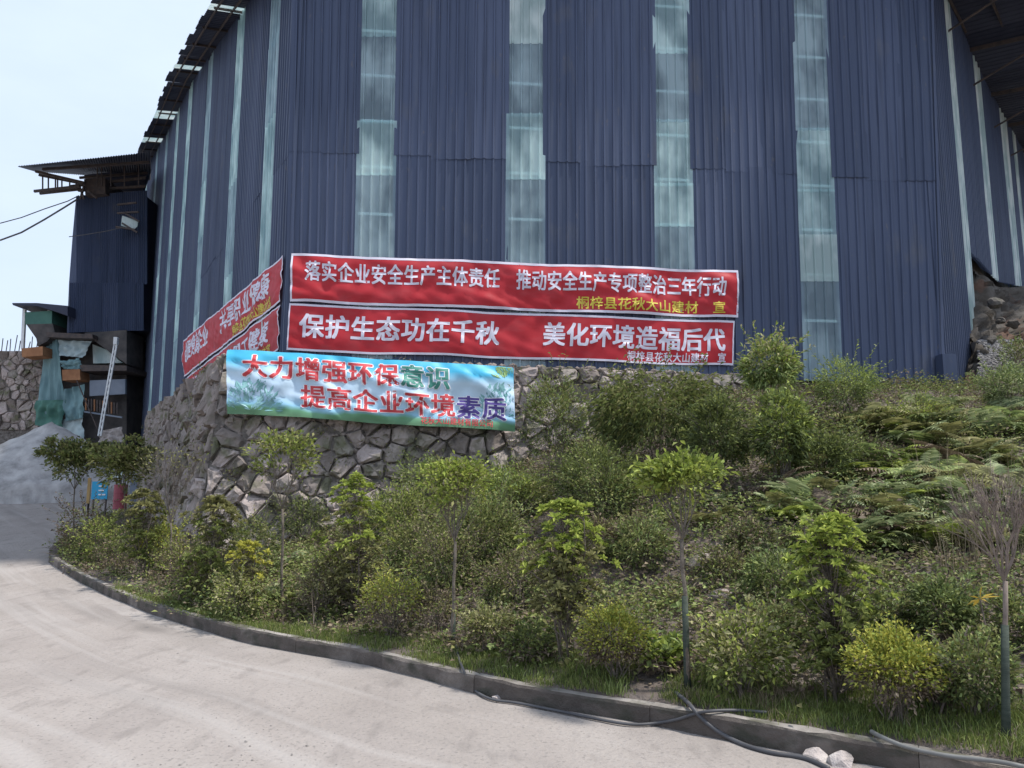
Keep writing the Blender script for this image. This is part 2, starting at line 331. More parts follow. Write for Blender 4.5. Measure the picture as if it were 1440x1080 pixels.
EDGE = [(412,402),(508,497),(560,550),(715,711),(765,765),(919,924),(967,978),(1114,1131),(1160,1182),(1309,1327)]
def ex(e, y): return e[0] + (e[1] - e[0]) * y / 500
def seam(px): return 212 + (px - 405) * .0455
def base(px): return 503 + (px - 400) * .0432
TOPROW = -85
kindF = ['o','t','o','t','o','t','o','t','o']; nsh = [2,1,3,1,3,1,3,1,3]
PIECES = [[(-85,-12,'frp_bright'),(-12,48,'frp_bright'),(48,170,'frp_grey'),(170,243,'frp_bright'),(243,505,'frp_grey')],
          [(-85,58,'frp_white'),(58,160,'frp_grey'),(160,249,'frp_bright'),(249,520,'frp_grey')],
          [(-85,72,'frp_bright'),(72,168,'frp_grey'),(168,258,'frp_bright'),(258,315,'frp_bright'),(315,528,'frp_grey')],
          [(-85,180,'frp_grey'),(180,266,'frp_bright'),(266,330,'frp_bright'),(330,392,'frp_white'),(392,536,'frp_grey')]]
ti = 0
for q in range(9):
    e0, e1 = EDGE[q], EDGE[q+1]
    if kindF[q] == 't':
        for r, (ya, yb, mt) in enumerate(PIECES[ti]):
            yb2 = yb + 4 if r < len(PIECES[ti]) - 1 else yb
            sheet('translucent_sheet', front(ex(e0,ya),ya), front(ex(e1,ya),ya), front(ex(e0,yb2),yb2), front(ex(e1,yb2),yb2), nF, M[mt], 4, 2, .004 + .006 * ((len(PIECES[ti])-r) % 3), .004, q + r)
        ti += 1
    else:
        for s in range(nsh[q]):
            a, b = s / nsh[q], (s + 1) / nsh[q]
            def X(f, y): return ex(e0, y) + (ex(e1, y) - ex(e0, y)) * f
            j = rs.uniform(-3, 3); ya = seam(X(a, 220)) + j; yb = ya + rs.uniform(-.8, .8) + .5
            bj = rs.uniform(-2, 2); sa = X(a, 515); ba = base(X(a, 515)) + bj; bb = base(X(b, 515)) + bj
            sheet('siding_sheet', front(X(a,ya),ya-5), front(X(b,yb),yb-5), front(X(a,ba),ba), front(X(b,bb),bb), nF, M['siding'], 4, 4, .0 + .003*(s % 2), .01, q*5+s)
            sheet('siding_sheet', front(X(a,TOPROW),TOPROW), front(X(b,TOPROW),TOPROW), front(X(a,ya),ya+2), front(X(b,yb),yb+2), nF, M['siding'], 4, 5, .014 + .003*(s % 2), .012, q*5+s+90)
# left wall
SL = [(368,383),(320.5,332),(281,288.5),(255,260.5),(239.5,243.8),(226,229.5),(213.5,216.5),(201,203.6)]
def lpar(px, row=330): return (left(px, row) - A0).dot(dL)
tops = [(left(px, r) - A0).dot(dL) for px, r in ((340,20),(275,110),(240,180),(205,240))]; topz = [left(px, r).z for px, r in ((340,20),(275,110),(240,180),(205,240))]
cz = front(405, TOPROW).z
def ltop(d): return float(np.interp(d, [0] + tops, [cz] + topz))
zseamL = front(405, 212).z; zbaseL = ZB - .05; LEND = lpar(190.5)
bnd = [(lpar(a), lpar(b)) for a, b in SL]       # (far, near)
segs = []; cur = 0.
for fa, ne in bnd: segs.append((cur, ne, 'o')); segs.append((ne, fa, 't')); cur = fa
segs.append((cur, LEND, 'o'))
def lp(d, z): p = A0 + dL * d; return Vector((p.x, p.y, z))
for a, b, kd in segs:
    if kd == 't':
        zt = ltop((a+b)/2) - .02
        zs = [zbaseL, zseamL - 1.2, zseamL + 1.9, zseamL + 4.2, 99]
        for r in range(4):
            lo, hi = zs[r], min(zs[r+1], zt)
            if hi > lo + .1: sheet('translucent_sheet', lp(b, hi), lp(a, hi), lp(b, lo - (.05 if r else 0)), lp(a, lo - (.05 if r else 0)), nL, M[rs.choice(['frp_grey','frp_bright','frp_bright'])], 4, 1, .004+.006*(r % 3), .0)
    else:
        n = max(1, round((b - a) / .86))
        for s in range(n):
            d0, d1 = a + (b-a)*s/n, a + (b-a)*(s+1)/n; zj = zseamL + rs.uniform(-.06, .06)
            sheet('siding_sheet', lp(d1, zj+.08), lp(d0, zj+.08), lp(d1, zbaseL + rs.uniform(-.05,.05)), lp(d0, zbaseL), nL, M['siding'], 4, 2, .003*(s % 2), .012, s)
            sheet('siding_sheet', lp(d1, ltop(d1)), lp(d0, ltop(d0)), lp(d1, zj), lp(d0, zj), nL, M['siding'], 4, 2, .014+.003*(s % 2), .012, s+50)
# right wall
def rpar(px, row): return (right(px, row) - B0).dot(dR)
def rp_(d, z): p = B0 + dR * d; return Vector((p.x, p.y, z))
rt = [(rpar(a, b), right(a, b).z) for a, b in ((1333,0),(1380,110),(1425,190))]; rz0 = rt[0][1]
def rtop(d): return float(np.interp(d, [t[0] for t in rt], [t[1] for t in rt])) if d < rt[2][0] else rt[2][1]
r1 = rpar(1374, 490); REND = 26.
rb = [(rpar(1380, 372), right(1380, 372).z), (rpar(1400, 396), right(1400, 396).z), (rpar(1440, 404), right(1440, 404).z), (REND, right(1440, 404).z + .6)]
def rbase(d): return float(np.interp(d, [b[0] for b in rb], [b[1] for b in rb]))
st = [(rpar(1364.5, 480), r1), (rpar(1389, 345), rpar(1398, 345)), (rpar(1420.5, 345), rpar(1430, 345))]
for _ in range(4): st.append((st[-1][0] + 2.6, st[-1][0] + 3.3))
cur = 0.
for q, (sa, sb) in enumerate(st):
    n = max(1, round((sa - cur) / .8))
    for s in range(n):
        d0, d1 = cur + (sa-cur)*s/n, cur + (sa-cur)*(s+1)/n
        bz0, bz1 = (ZB2 - .02 + (.0 if s == 0 else 0), ZB2) if q == 0 else (rbase(d0), rbase(d1))
        sheet('siding_sheet', rp_(d0, rtop(d0)), rp_(d1, rtop(d1)), rp_(d0, bz0), rp_(d1, bz1), nR, M['siding'], 4, 3, .003*(s % 2), .01, s+q*9)
    sheet('translucent_sheet', rp_(sa, rtop(sa)), rp_(sb, rtop(sb)), rp_(sa, right(1370,488).z if q == 0 else rbase(sa)), rp_(sb, right(1374,488).z if q == 0 else rbase(sb)), nR, M['frp_white'], 3, 2, .008, .0)
    cur = sb
# flashing at corners, purlins
for P0, nn, zt in ((A0, nF, cz), (B0, nF, front(1312, TOPROW).z)):
    mb = MB(); w = .07
    if P0 is A0: mb.prism([P0 + nF*.05 + Vector((0,0,ZB-A0.z)), P0 + dF*w + nF*.05 + Vector((0,0,ZB-A0.z)), P0 + dF*w + nF*.05 + Vector((0,0,zt-A0.z)), P0 + nF*.05 + Vector((0,0,zt-A0.z))], nF*.006)
    else: 
        a, b = front(1325.5, 540, .05), front(1309, 0, .05); b = a.lerp(b, 1.15); mb.prism([a, a + dF*w, b + dF*w, b], nF*.006)
    mb.build('corner_flashing', M['siding'], shed)
pur = front(740, 308).z; SP = (front(740, 117).z - front(740, 308).z) / 3
zz = [pur + SP * k for k in range(-4, 8)]
for z in zz:
    mb = MB()
    if z < cz - .2 and z > ZB + .1:
        a = A0 + dF * .1 - nF * .05; b = B0 - dF * .1 - nF * .05; mb.bar((a.x, a.y, z), (b.x, b.y, z), .05, .07); mb.build('wall_purlin', M['steel'], shed)
    if z > zbaseL + .1:
        e = LEND - .2
        if z > ltop(0): 
            continue
        a = A0 + dL * .1 - nL * .075; b = A0 + dL * e - nL * .075; mb = MB(); mb.bar((a.x, a.y, z), (b.x, b.y, z), .05, .07); mb.build('wall_purlin', M['steel'], shed)
for px in (450, 640, 840, 1040, 1250):          # steel posts inside
    p = front(px, 400, -.35); MB().box((p.x-.1, p.y-.1, ZB), (p.x+.1, p.y+.1, cz)).build('steel_post', M['steel_dark'], shed)
# roof deck, back wall and floor
NR = 24; V = []; zr = rt[2][1]
for k in range(NR+1):
    a = lp(LEND * k / NR, ltop(LEND * k / NR)) ; b = rp_(REND * k / NR, rtop(REND * k / NR) + (ltop(LEND*k/NR) - cz) * .15)
    if k == 0: b.z = front(1312, TOPROW).z
    for s in range(9):
        p = a.lerp(b, s / 8); p.z += .5 * math.sin(math.pi * s / 8); V.append(p)
mb = MB().add(V, [(k*9+s, k*9+s+1, (k+1)*9+s+1, (k+1)*9+s) for k in range(NR) for s in range(8)]); mb.build('roof_deck', M['roof_under'], shed)
a, b = lp(LEND, zbaseL), rp_(REND, rbase(REND)); c, d = V[-1], V[-9]
MB().prism([Vector((a.x, a.y, ZB-1)), Vector((b.x, b.y, ZB-1)), Vector((b.x, b.y, c.z+.15)), Vector(((a.x+b.x)/2, (a.y+b.y)/2, (c.z+d.z)/2+.7)), Vector((a.x, a.y, d.z+.15))], Vector((0, .05, 0))).build('back_wall', M['siding'], shed)
MB().prism([lp(0.1, ZB-.1), rp_(.1, ZB-.1), rp_(REND, ZB-.1), lp(LEND-.1, ZB-.1)], Vector((0, 0, -.1))).build('floor_slab', M['concrete'], shed)
mb = MB(); q0 = rp_(r1, ZB2 - .5) - nR*.4; q1 = rp_(REND, ZB2 - .5) - nR*.4  # unseen block added to hide bright sky below the right wall
mb.prism([q0, q1, Vector((q1.x, q1.y, rbase(REND) + .3)), Vector((rp_(rb[0][0]+1, 0).x - nR.x*.4, rp_(rb[0][0]+1, 0).y - nR.y*.4, rbase(9) + .3)), Vector((q0.x, q0.y, right(1370, 400).z))], -nR*.3).build('sky_gap_block', M['concrete'], shed)
# eaves: left (narrow, with pale sheets at intervals)
pale = [(.0, .0)]
d = -.6; k = 0
OUT = 1.15
eave_pale = [lpar(340, 60), lpar(283, 112), lpar(247, 175), lpar(228, 215)]
while d < LEND + 1.:
    w = .86; d1 = d + w; mid = d + w/2
    isp = any(abs(mid - e) < .75 for e in eave_pale)
    z0, z1 = ltop(max(d, 0)) + .05, ltop(max(d1, 0)) + .05; o = OUT + rs.uniform(-.07, .07)
    TLp = lp(d1, z1) - nL*.2; TRp = lp(d, z0) - nL*.2; BLp = lp(d1, z1) + nL*o + Vector((0,0,-.22)); BRp = lp(d, z0) + nL*o + Vector((0,0,-.22)); up = Vector((0,0,1))
    sheet('roof_sheet', TLp, TRp, BLp, BRp, up, M['frp_white'] if isp else M['roof_under'], 4, 1, .01*(k % 2), 0)
    MB().bar(lp(mid, (z0+z1)/2-.08) , lp(mid, (z0+z1)/2-.22) + nL*(OUT-.2), .04, .08).build('eave_bracket', M['steel_dark'], shed) if k % 3 == 0 else None
    d = d1; k += 1
for o_ in (.35, .85):
    mb = MB(); pts = [lp(x, ltop(max(x,0)) -.02 -.16*o_) + nL*o_ for x in np.linspace(-.5, LEND, 14)]
    for a, b in zip(pts[:-1], pts[1:]): mb.bar(a, b, .05, .07)
    mb.build('eave_purlin', M['steel_dark'], shed)
# eave: right (deep overhang) and front
d = -1.5; k = 0
while d < REND:
    w = .86; d1 = d + w; z = rtop(max(d,0)) + .08; z1 = rtop(max(d1,0)) + .08
    sheet('roof_sheet', rp_(d, z) - nR*.2, rp_(d1, z1) - nR*.2, rp_(d, z-.5) + nR*4.2, rp_(d1, z1-.5) + nR*4.2, Vector((0,0,1)), M['roof_under'], 4, 1, .012*(k % 2), 0)
    d = d1; k += 1
for o_ in (.1, 1.1, 2.1, 3.1, 4.1):
    mb = MB(); mb.bar(rp_(-1.5, rtop(0)-.0-.12*o_) + nR*o_, rp_(REND, rtop(REND)-.12*o_) + nR*o_, .06, .09); mb.build('eave_purlin', M['steel_dark'], shed)
for x in np.arange(0.5, REND, 3.2):
    mb = MB(); z = rtop(x); mb.bar(rp_(x, z-.1), rp_(x, z-.62) + nR*4.1, .08, .12); mb.bar(rp_(x, z-1.4), rp_(x, z-.5) + nR*2.6, .05, .05); mb.build('eave_bracket', M['steel_dark'], shed)
FL = (B0 - A0).length; k = 0; x = -.8
while x < FL + .8:
    zz_ = cz + (front(1312, TOPROW).z - cz) * x / FL + .06; p = A0 + dF * x; p.z = zz_; q = A0 + dF * (x+.86); q.z = zz_
    sheet('roof_sheet', p - nF*.3, q - nF*.3, p + nF*.8 + Vector((0,0,-.15)), q + nF*.8 + Vector((0,0,-.15)), Vector((0,0,1)), M['roof_under'], 4, 1, .01*(k % 2), 0); x += .86; k += 1
# solid box in place of the little dark opening at the right foot
p = front(1318, 535, .05); 
MB().box((p.x-.02, p.y-.35, p.z-.05), (p.x+.33, p.y-.02, p.z+.62)).build('opening_box', M['siding'], shed)
# ---------------------------------------------------------------- stone retaining wall
sw = empty('stone_retaining_wall', at(300, 775, 17), 'rough rubble stone retaining wall under the blue shed behind the blue banner', 'stone wall')
def clip(poly, a, n):
    out = []
    for i in range(len(poly)):
        p, q = poly[i], poly[(i+1) % len(poly)]; dp = (p[0]-a[0])*n[0] + (p[1]-a[1])*n[1]; dq = (q[0]-a[0])*n[0] + (q[1]-a[1])*n[1]
        if dp <= 0: out.append(p)
        if (dp < 0 < dq) or (dq < 0 < dp):
            t = dp / (dp - dq); out.append((p[0] + (q[0]-p[0])*t, p[1] + (q[1]-p[1])*t))
    return out
def rock(mb, c, r, rnd, sq=.7, ax=1.):
    n0 = len(mb.v); bm = bmesh.new(); bmesh.ops.create_icosphere(bm, subdivisions=1 if r < .12 else 2, radius=1); sd_ = rnd.uniform(0, 99)
    for v in bm.verts:
        k = 1 + .45 * noise.noise(v.co * 1.3 + Vector((sd_, 0, 0))); v.co = Vector((v.co.x * r * k * ax, v.co.y * r * k, v.co.z * r * k * sq))
    a = rnd.uniform(0, 6.28); rm = Matrix.Rotation(a, 3, 'Z')
    mb.add([rm @ v.co + Vector(c) for v in bm.verts], [[v.index for v in f.verts] for f in bm.faces]); bm.free()
def voronoi_stones(w, h, size, rnd, keep=lambda u, v: True):
    pts = []; ny = max(1, int(h / (size*.8))); 
    for r in range(ny + 1):
        nxx = int(w / size) + 1
        for c in range(nxx + 1):
            if rnd.random() < .08: continue
            sc = rnd.uniform(-.46, .46); x, y = (c + (.5 if r % 2 else 0) + sc) * size, (r + rnd.uniform(-.45, .45)) * size * .8
            if all(math.hypot(x-a, y-b) > size*.5 for a, b in pts): pts.append((x, y))
    cells = []
    for i, p in enumerate(pts):
        if not (-.1 < p[0] < w + .1 and -.1 < p[1] < h + .1) or not keep(*p): continue
        poly = [(0,0),(w,0),(w,h),(0,h)]
        for j, q in enumerate(pts):
            if i == j: continue
            if abs(q[0]-p[0]) > size*3 or abs(q[1]-p[1]) > size*3: continue
            m = ((p[0]+q[0])/2, (p[1]+q[1])/2); poly = clip(poly, m, (q[0]-p[0], q[1]-p[1]))
            if len(poly) < 3: break
        if len(poly) >= 3:
            A = abs(sum(poly[k][0]*poly[(k+1)%len(poly)][1] - poly[(k+1)%len(poly)][0]*poly[k][1] for k in range(len(poly))))/2
            if A > .02: cells.append(poly)
    return cells
def stone_mesh(poly, mapf, rnd, depth=.16):
    # refine the outline, then rings
    pts = []
    n = len(poly)
    for i in range(n):
        a, b = poly[i], poly[(i+1) % n]; L_ = math.hypot(b[0]-a[0], b[1]-a[1])
        if L_ < .03: continue
        pts.append(a)
        if L_ > .16: pts.append(((a[0]+b[0])/2 + rnd.uniform(-.015,.015), (a[1]+b[1])/2 + rnd.uniform(-.015,.015)))
    if len(pts) < 3: return None
    cx = sum(p[0] for p in pts)/len(pts); cy = sum(p[1] for p in pts)/len(pts); V = []; m = len(pts); D = depth * rnd.uniform(.45, 1.25)
    tx, ty = rnd.uniform(-.4,.4), rnd.uniform(-.4,.4)
    r0 = min(math.hypot(p[0]-cx, p[1]-cy) for p in pts); g = min(.965, 1 - .011 / max(.06, r0))
    for f, z in ((g, -.12), (g*.985, .4*D), (g*.84, .9*D), (g*.5, D)):
        for p in pts:
            dx, dy = (p[0]-cx)*f, (p[1]-cy)*f
            jz = rnd.uniform(-.04, .03) if z > 0 else 0; jx = rnd.uniform(-.03, .03) if f < .9 else rnd.uniform(-.006, .006)
            V.append(mapf(cx+dx+jx, cy+dy+jx, z + jz + (dx*tx + dy*ty if z > 0 else 0)))
    V.append(mapf(cx, cy, D + rnd.uniform(-.01,.02)))
    Fc = []
    for r in range(3):
        for k in range(m): Fc.append((r*m+k, r*m+(k+1)%m, (r+1)*m+(k+1)%m, (r+1)*m+k))
    for k in range(m): Fc.append((3*m+k, 3*m+(k+1)%m, 4*m))
    return V, Fc
# front face: origin at the corner foot, u along dF, v up, battered
ct = front(317, 500, .45); cb = on_plane(278, 775, A0 + nF * .9, nF); 
Hs = ct.z - cb.z; upF = (ct - cb); WL = (front(1100, 540, .45) - ct).length
ztop = lambda u: ct.z + (front(1100, 530, .45).z - ct.z) * u / WL
def mapF(u, v, z):     # v 0..1 metres up from cb.z
    t = v / Hs; edge = cb.lerp(ct, t); k = (u / WL)
    basep = Vector((edge.x, edge.y, edge.z)) + dF * (u * (1 - 0 * k)); basep.y += 0
    basep.z += (ztop(u) - ct.z) * t
    p = basep + nF * z - sw.location; return (p.x, p.y, p.z)
rnd = random.Random(5)
def foot(u):  # bank height at the wall
    p = cb + dF * u; return np.interp(p.x / p.y, bu, bz)
def keepF(u, v): return v + cb.z > foot(u) - .9
stones = [stone_mesh(c, mapF, rnd) for c in voronoi_stones(WL, Hs, .43, rnd, keepF)]
dS = (left(150, 600) - left(300, 600)).normalized(); dS = Vector((dL.x, dL.y, 0)).normalized(); nS = nL; SLn = 15.5
def mapS(u, v, z):
    t = v / Hs; edge = cb.lerp(ct, t); p = edge + dS * u + nS * z - sw.location; return (p.x, p.y, p.z)
side = [stone_mesh(c, mapS, rnd, .14) for c in voronoi_stones(SLn, Hs, .5, rnd)]
# mirror winding on the side (u runs away to the left)
alls = [s for s in stones if s] + [(v, [tuple(reversed(f)) for f in fc]) for v, fc in [s for s in side if s]]
for n_, (v, fc) in enumerate(alls[:300]):
    me = bpy.data.meshes.new('stone'); me.from_pydata(v, [], fc); me.update(); link('stone', me, M['stone'], sw)
if len(alls) > 300:
    mb = MB()
    for v, fc in alls[300:]: mb.add(v, fc)
    o = mb.build('small_stones', M['stone'], sw, world=False); o['kind'] = 'stuff'
print('stones', len(alls))
mb = MB(); rc = random.Random(17)
for cells, mf in ((voronoi_stones(WL, Hs, .43, random.Random(5), keepF), mapF), (voronoi_stones(SLn, Hs, .55, random.Random(6)), mapS)):
    for c in cells:
        for _ in range(2):
            k = rc.randrange(len(c)); a, b = c[k], c[(k+1) % len(c)]; t = rc.choice((0, 0, rc.random())); p = Vector(mf(a[0]+(b[0]-a[0])*t, a[1]+(b[1]-a[1])*t, .03)) + sw.location
            rock(mb, p, rc.uniform(.035, .085), rc, .8, 1.2)
o = mb.build('chinking_stones', M['stone'], sw); o['kind'] = 'stuff'
core = []
for (u, v) in ((0, -1.2), (WL, -1.2), (WL, Hs), (0, Hs)): core.append(mapF(u, v, .03))
bk = [tuple(Vector(c) - nF * .5) for c in core]
MB().add(core + bk, [(0,1,2,3),(7,6,5,4),(3,2,6,7),(1,5,6,2),(0,3,7,4)]).build('rubble_core', M['mortar'], sw, world=False)
core = [mapS(u, v, .03) for (u, v) in ((0, -1.2), (SLn, -1.2), (SLn, Hs), (0, Hs))]; bk = [tuple(Vector(c) - nS * 1.6) for c in core]
MB().add(core + bk, [(3,2,1,0),(4,5,6,7),(7,6,2,3),(2,6,5,1),(4,7,3,0)]).build('rubble_core', M['mortar'], sw, world=False)
# cap stones: small rubble on the top edge
mb = MB()
for q in range(150):
    u = rnd.uniform(.0, WL); p = ct + dF * u - nF * rnd.uniform(-.02, .4); p.z = ztop(u) + .0; rock(mb, p, rnd.uniform(.05, .13), rnd)
for q in range(120):
    u = rnd.uniform(0, SLn); p = ct + dS * u - nS * rnd.uniform(-.02, .9); p.z = ct.z; rock(mb, p, rnd.uniform(.06, .16), rnd)
o = mb.build('coping_rubble', M['stone'], sw); o['kind'] = 'stuff'
# ---------------------------------------------------------------- banners
def glyph(ch, bold=0, cache={}):
    k = ch
    if k in cache: return cache[k]
    cu = bpy.data.curves.new('glyph', 'FONT'); cu.body = ch; cu.size = 1; cu.resolution_u = 3
    o = bpy.data.objects.new('glyph', cu); COL.objects.link(o); dg = bpy.context.evaluated_depsgraph_get(); me = bpy.data.meshes.new_from_object(o.evaluated_get(dg))
    bpy.data.objects.remove(o); bpy.data.curves.remove(cu)
    bm = bmesh.new(); bm.from_mesh(me); bpy.data.meshes.remove(me)
    for ax in (0, 1):
        for c in np.arange(-.2, 1.2, .14):
            n = [0,0,0]; n[ax] = 1; p = [0,0,0]; p[ax] = c
            bmesh.ops.bisect_plane(bm, geom=bm.verts[:] + bm.edges[:] + bm.faces[:], plane_co=p, plane_no=n)
    bmesh.ops.triangulate(bm, faces=bm.faces[:])
    V = np.array([v.co[:] for v in bm.verts]); Fc = [tuple(v.index for v in f.verts) for f in bm.faces]; bm.free()
    cache[k] = (V, Fc); return cache[k]
class Banner:
    def __init__(s, name, corners, n, amp, label, group=None, mat_=None, seed=0, folds=1., border=None):
        s.TL, s.TR, s.BR, s.BL = corners; s.n = n; s.amp = amp; s.seed = seed; s.folds = folds
        s.L = (s.TR - s.TL).length; s.H = (s.BL - s.TL).length
        s.root = empty(name, (s.BL + s.BR) / 2, label, 'banner', group); nu = int(s.L / .09); nv = max(10, int(s.H / .07))
        s.grid('cloth', 0, 1, 0, 1, mat_, nu, nv, 0.)
    def pos(s, u, v, off=0.):
        x, y = u * s.L, v * s.H; q = Vector((x*.9 + s.seed*13, y*1.4, s.seed))
        w = s.amp * (noise.noise(q) * 1.2 + .8 * abs(noise.noise(Vector(((x - y*1.1)*1.3 + s.seed*5, (x + y)*.35, 4.)))) + .9 * abs(noise.noise(Vector(((x + y*.9)*1.9, (x - y)*.5 + s.seed*3, 8.)))) * s.folds + .8 * abs(noise.noise(Vector(((x*.6 - y*1.5)*2.6, (x + y)*.6 + s.seed, 18.)))) * s.folds
                     + .35 * noise.noise(Vector((x*4.5, y*1.2, s.seed + 2))))
        e = .35 + .65 * min(1, min(v, 1-v) * 6 + .1)
        sag = (.012 * math.sin(u * s.L * 1.7 + s.seed) + .012 * noise.noise(Vector((x*1.2, s.seed, 0)))) * (1 if v < .5 else 1.4)
        p = s.TL.lerp(s.TR, u).lerp(s.BL.lerp(s.BR, u), v); return p + s.n * (w * e + off) + Vector((0, 0, sag))
    def grid(s, name, u0, u1, v0, v1, mt, nu, nv, off):
        V = [tuple(s.pos(u0 + (u1-u0)*i/nu, v0 + (v1-v0)*j/nv, off) - s.root.location) for j in range(nv+1) for i in range(nu+1)]
        k = [(j*(nu+1)+i, (j+1)*(nu+1)+i, (j+1)*(nu+1)+i+1, j*(nu+1)+i+1) for j in range(nv) for i in range(nu)]
        me = bpy.data.meshes.new(name); me.from_pydata(V, [], k); me.polygons.foreach_set('use_smooth', [True]*len(k)); me.update()
        uv = me.uv_layers.new(name='UVMap'); co = [((u0 + (u1-u0)*(i)/nu), 1 - (v0 + (v1-v0)*j/nv)) for j in range(nv+1) for i in range(nu+1)]
        for lp_ in me.loops: uv.data[lp_.index].uv = co[lp_.vertex_index]
        return link(name, me, mt, s.root)
    def text(s, string, u0, u1, vc, h, mt, bold=.02, off=.006, name='lettering', slots=None, curve=0.):
        """characters fill slots of equal width between u0 and u1; h = character height / banner height"""
        n = len(string); V = []; Fc = []
        for i, ch in enumerate(string):
            if ch in ' \u3000': continue
            gv, gf = glyph(ch, bold); x0, x1, y0, y1 = gv[:,0].min(), gv[:,0].max(), gv[:,1].min(), gv[:,1].max()
            cw = (u1 - u0) / n; b = len(V)
            nd_ = 4 if bold < .045 else 8
            for c_ in range(nd_):
                an = 2*math.pi*(c_ + .5)/nd_; ox, oy = math.cos(an)*bold*1.3, math.sin(an)*bold*.9; b = len(V)
                for p in gv:
                    u = u0 + cw * (i + (p[0] + ox) * .98); v = vc - h * (p[1] + oy - .38)      # em box: x 0..1, y about -.12..0.88
                    V.append(tuple(s.pos(u, v, off + c_*.0004) - s.root.location))
                Fc += [tuple(b + k for k in f) for f in gf]
        me = bpy.data.meshes.new(name); me.from_pydata(V, [], Fc); me.polygons.foreach_set('use_smooth', [True]*len(Fc)); me.update(); return link(name, me, mt, s.root)
    def border(s, mt, wu, wv, off=.004):
        nu = int(s.L / .09); nv = max(10, int(s.H / .07))
        s.grid('hem', 0, 1, 0, wv, mt, nu, 1, off); s.grid('hem', 0, 1, 1-wv, 1, mt, nu, 1, off)
        s.grid('hem', 0, wu, wv, 1-wv, mt, 1, nv, off); s.grid('hem', 1-wu, 1, wv, 1-wv, mt, 1, nv, off)
def cloth(name, c1, c2, tr=.25): return mat(name, [(.3, c1), (.7, c2)], 1.2, rough=.55, transl=tr, coords='World', spec=.35)
M['red'] = cloth('banner_red', (.5,.02,.03), (.6,.035,.05)); mixin(M['red'], (.5,.09,.1), 1.6, .5, .8, (1,1,2), 'World', .6); M['white_ink'] = cloth('banner_white_print', (.62,.6,.72), (.75,.73,.82), .1); M['yellow_ink'] = cloth('banner_yellow_print', (.62,.5,.05), (.72,.6,.1), .1)
M['red_ink'] = cloth('banner_red_print', (.55,.05,.06), (.62,.08,.09), .1); M['green_ink'] = cloth('banner_green_print', (.06,.24,.2), (.08,.3,.24), .1); M['violet_ink'] = cloth('banner_violet_print', (.09,.06,.25), (.12,.08,.32), .1)
M['halo'] = cloth('banner_white_outline', (.75,.75,.8), (.85,.85,.88), .1)
bu_ = bpy.data.materials.new('banner_sky_print'); bu_.use_nodes = True; nt = bu_.node_tree; L = nt.links.new; b = nt.nodes['Principled BSDF']; b.inputs['Roughness'].default_value = .5
uvn = nd(nt, 'ShaderNodeUVMap'); sx = nd(nt, 'ShaderNodeSeparateXYZ'); L(uvn.outputs[0], sx.inputs[0])
mp = nd(nt, 'ShaderNodeMapping'); mp.inputs['Scale'].default_value = (3, 1.2, 1); L(uvn.outputs[0], mp.inputs[0]); n1 = nd(nt, 'ShaderNodeTexNoise', Scale=1.6, Detail=3.); L(mp.outputs[0], n1.inputs['Vector'])
ad = nd(nt, 'ShaderNodeMath', _operation='MULTIPLY_ADD'); ad.inputs[1].default_value = .3; L(n1.outputs[0], ad.inputs[0]); L(sx.outputs[1], ad.inputs[2])
rp = nd(nt, 'ShaderNodeValToRGB'); els = rp.color_ramp.elements
for _ in range(4): els.new(.5)
for e, (p, c) in zip(els, [(.17,(.09,.2,.1)), (.24,(.12,.3,.16)), (.3,(.25,.5,.66)), (.5,(.48,.62,.76)), (.8,(.5,.66,.78)), (1.,(.05,.42,.64))]): e.position = p; e.color = (*c, 1)
L(ad.outputs[0], rp.inputs[0])
L(rp.outputs[0], b.inputs['Base Color']); M['sky_print'] = bu_
def fq(pts, off): return [front(a, c, off) for a, c in pts]
b1 = Banner('slogan_banner', fq([(410,357),(1037,381),(1038,447),(408,425)], .09), nF, .07, 'long red banner with white slogan and yellow signature, upper one on the shed front', 'banners hung on the shed and its wall', M['red'], 1, 1.2)
b1.border(M['white_ink'], .004, .05)
def uu(px, a=409, b=1037): return (px - a) / (b - a)
b1.text('落实企业安全生产主体责任', uu(427), uu(694), .36, .43, M['white_ink'], .026); b1.text('推动安全生产专项整治三年行动', uu(716), uu(1019), .36, .43, M['white_ink'], .026)
b1.text('桐梓县花秋大山建材', uu(801), uu(801) + (uu(1018) - uu(801)) * 9/11, .8, .27, M['yellow_ink'], .02); b1.text('宣', uu(801) + (uu(1018) - uu(801)) * 10/11, uu(1018), .8, .27, M['yellow_ink'], .02)
b2 = Banner('slogan_banner', fq([(407,427),(1033,452),(1031,515),(403,493)], .07), nF, .05, 'long red banner with large white characters only, lower one on the shed front', 'banners hung on the shed and its wall', M['red'], 2, .8)
b2.border(M['white_ink'], .003, .045)
b2.text('保护生态功在千秋', uu(420,405,1032), uu(694,405,1032), .46, .54, M['white_ink'], .03); b2.text('美化环境造福后代', uu(754,405,1032), uu(1020,405,1032), .44, .54, M['white_ink'], .03)
b2.text('桐梓县花秋大山建材', uu(876,405,1032), uu(876,405,1032) + (uu(1021,405,1032) - uu(876,405,1032)) * 9/11, .84, .22, M['white_ink'], .02); b2.text('宣', uu(876,405,1032) + (uu(1021,405,1032) - uu(876,405,1032)) * 10/11, uu(1021,405,1032), .84, .22, M['white_ink'], .02)
def lq(pts, off): return [left(a, c, off) for a, c in pts]
b3 = Banner('slogan_banner', lq([(258,479),(399,359),(395,424),(259,530)], .09), nL, .06, 'red banner with white slogan round the corner, upper one on the left wall', 'banners hung on the shed and its wall', M['red'], 3, 1.)
b3.border(M['white_ink'], .004, .04)
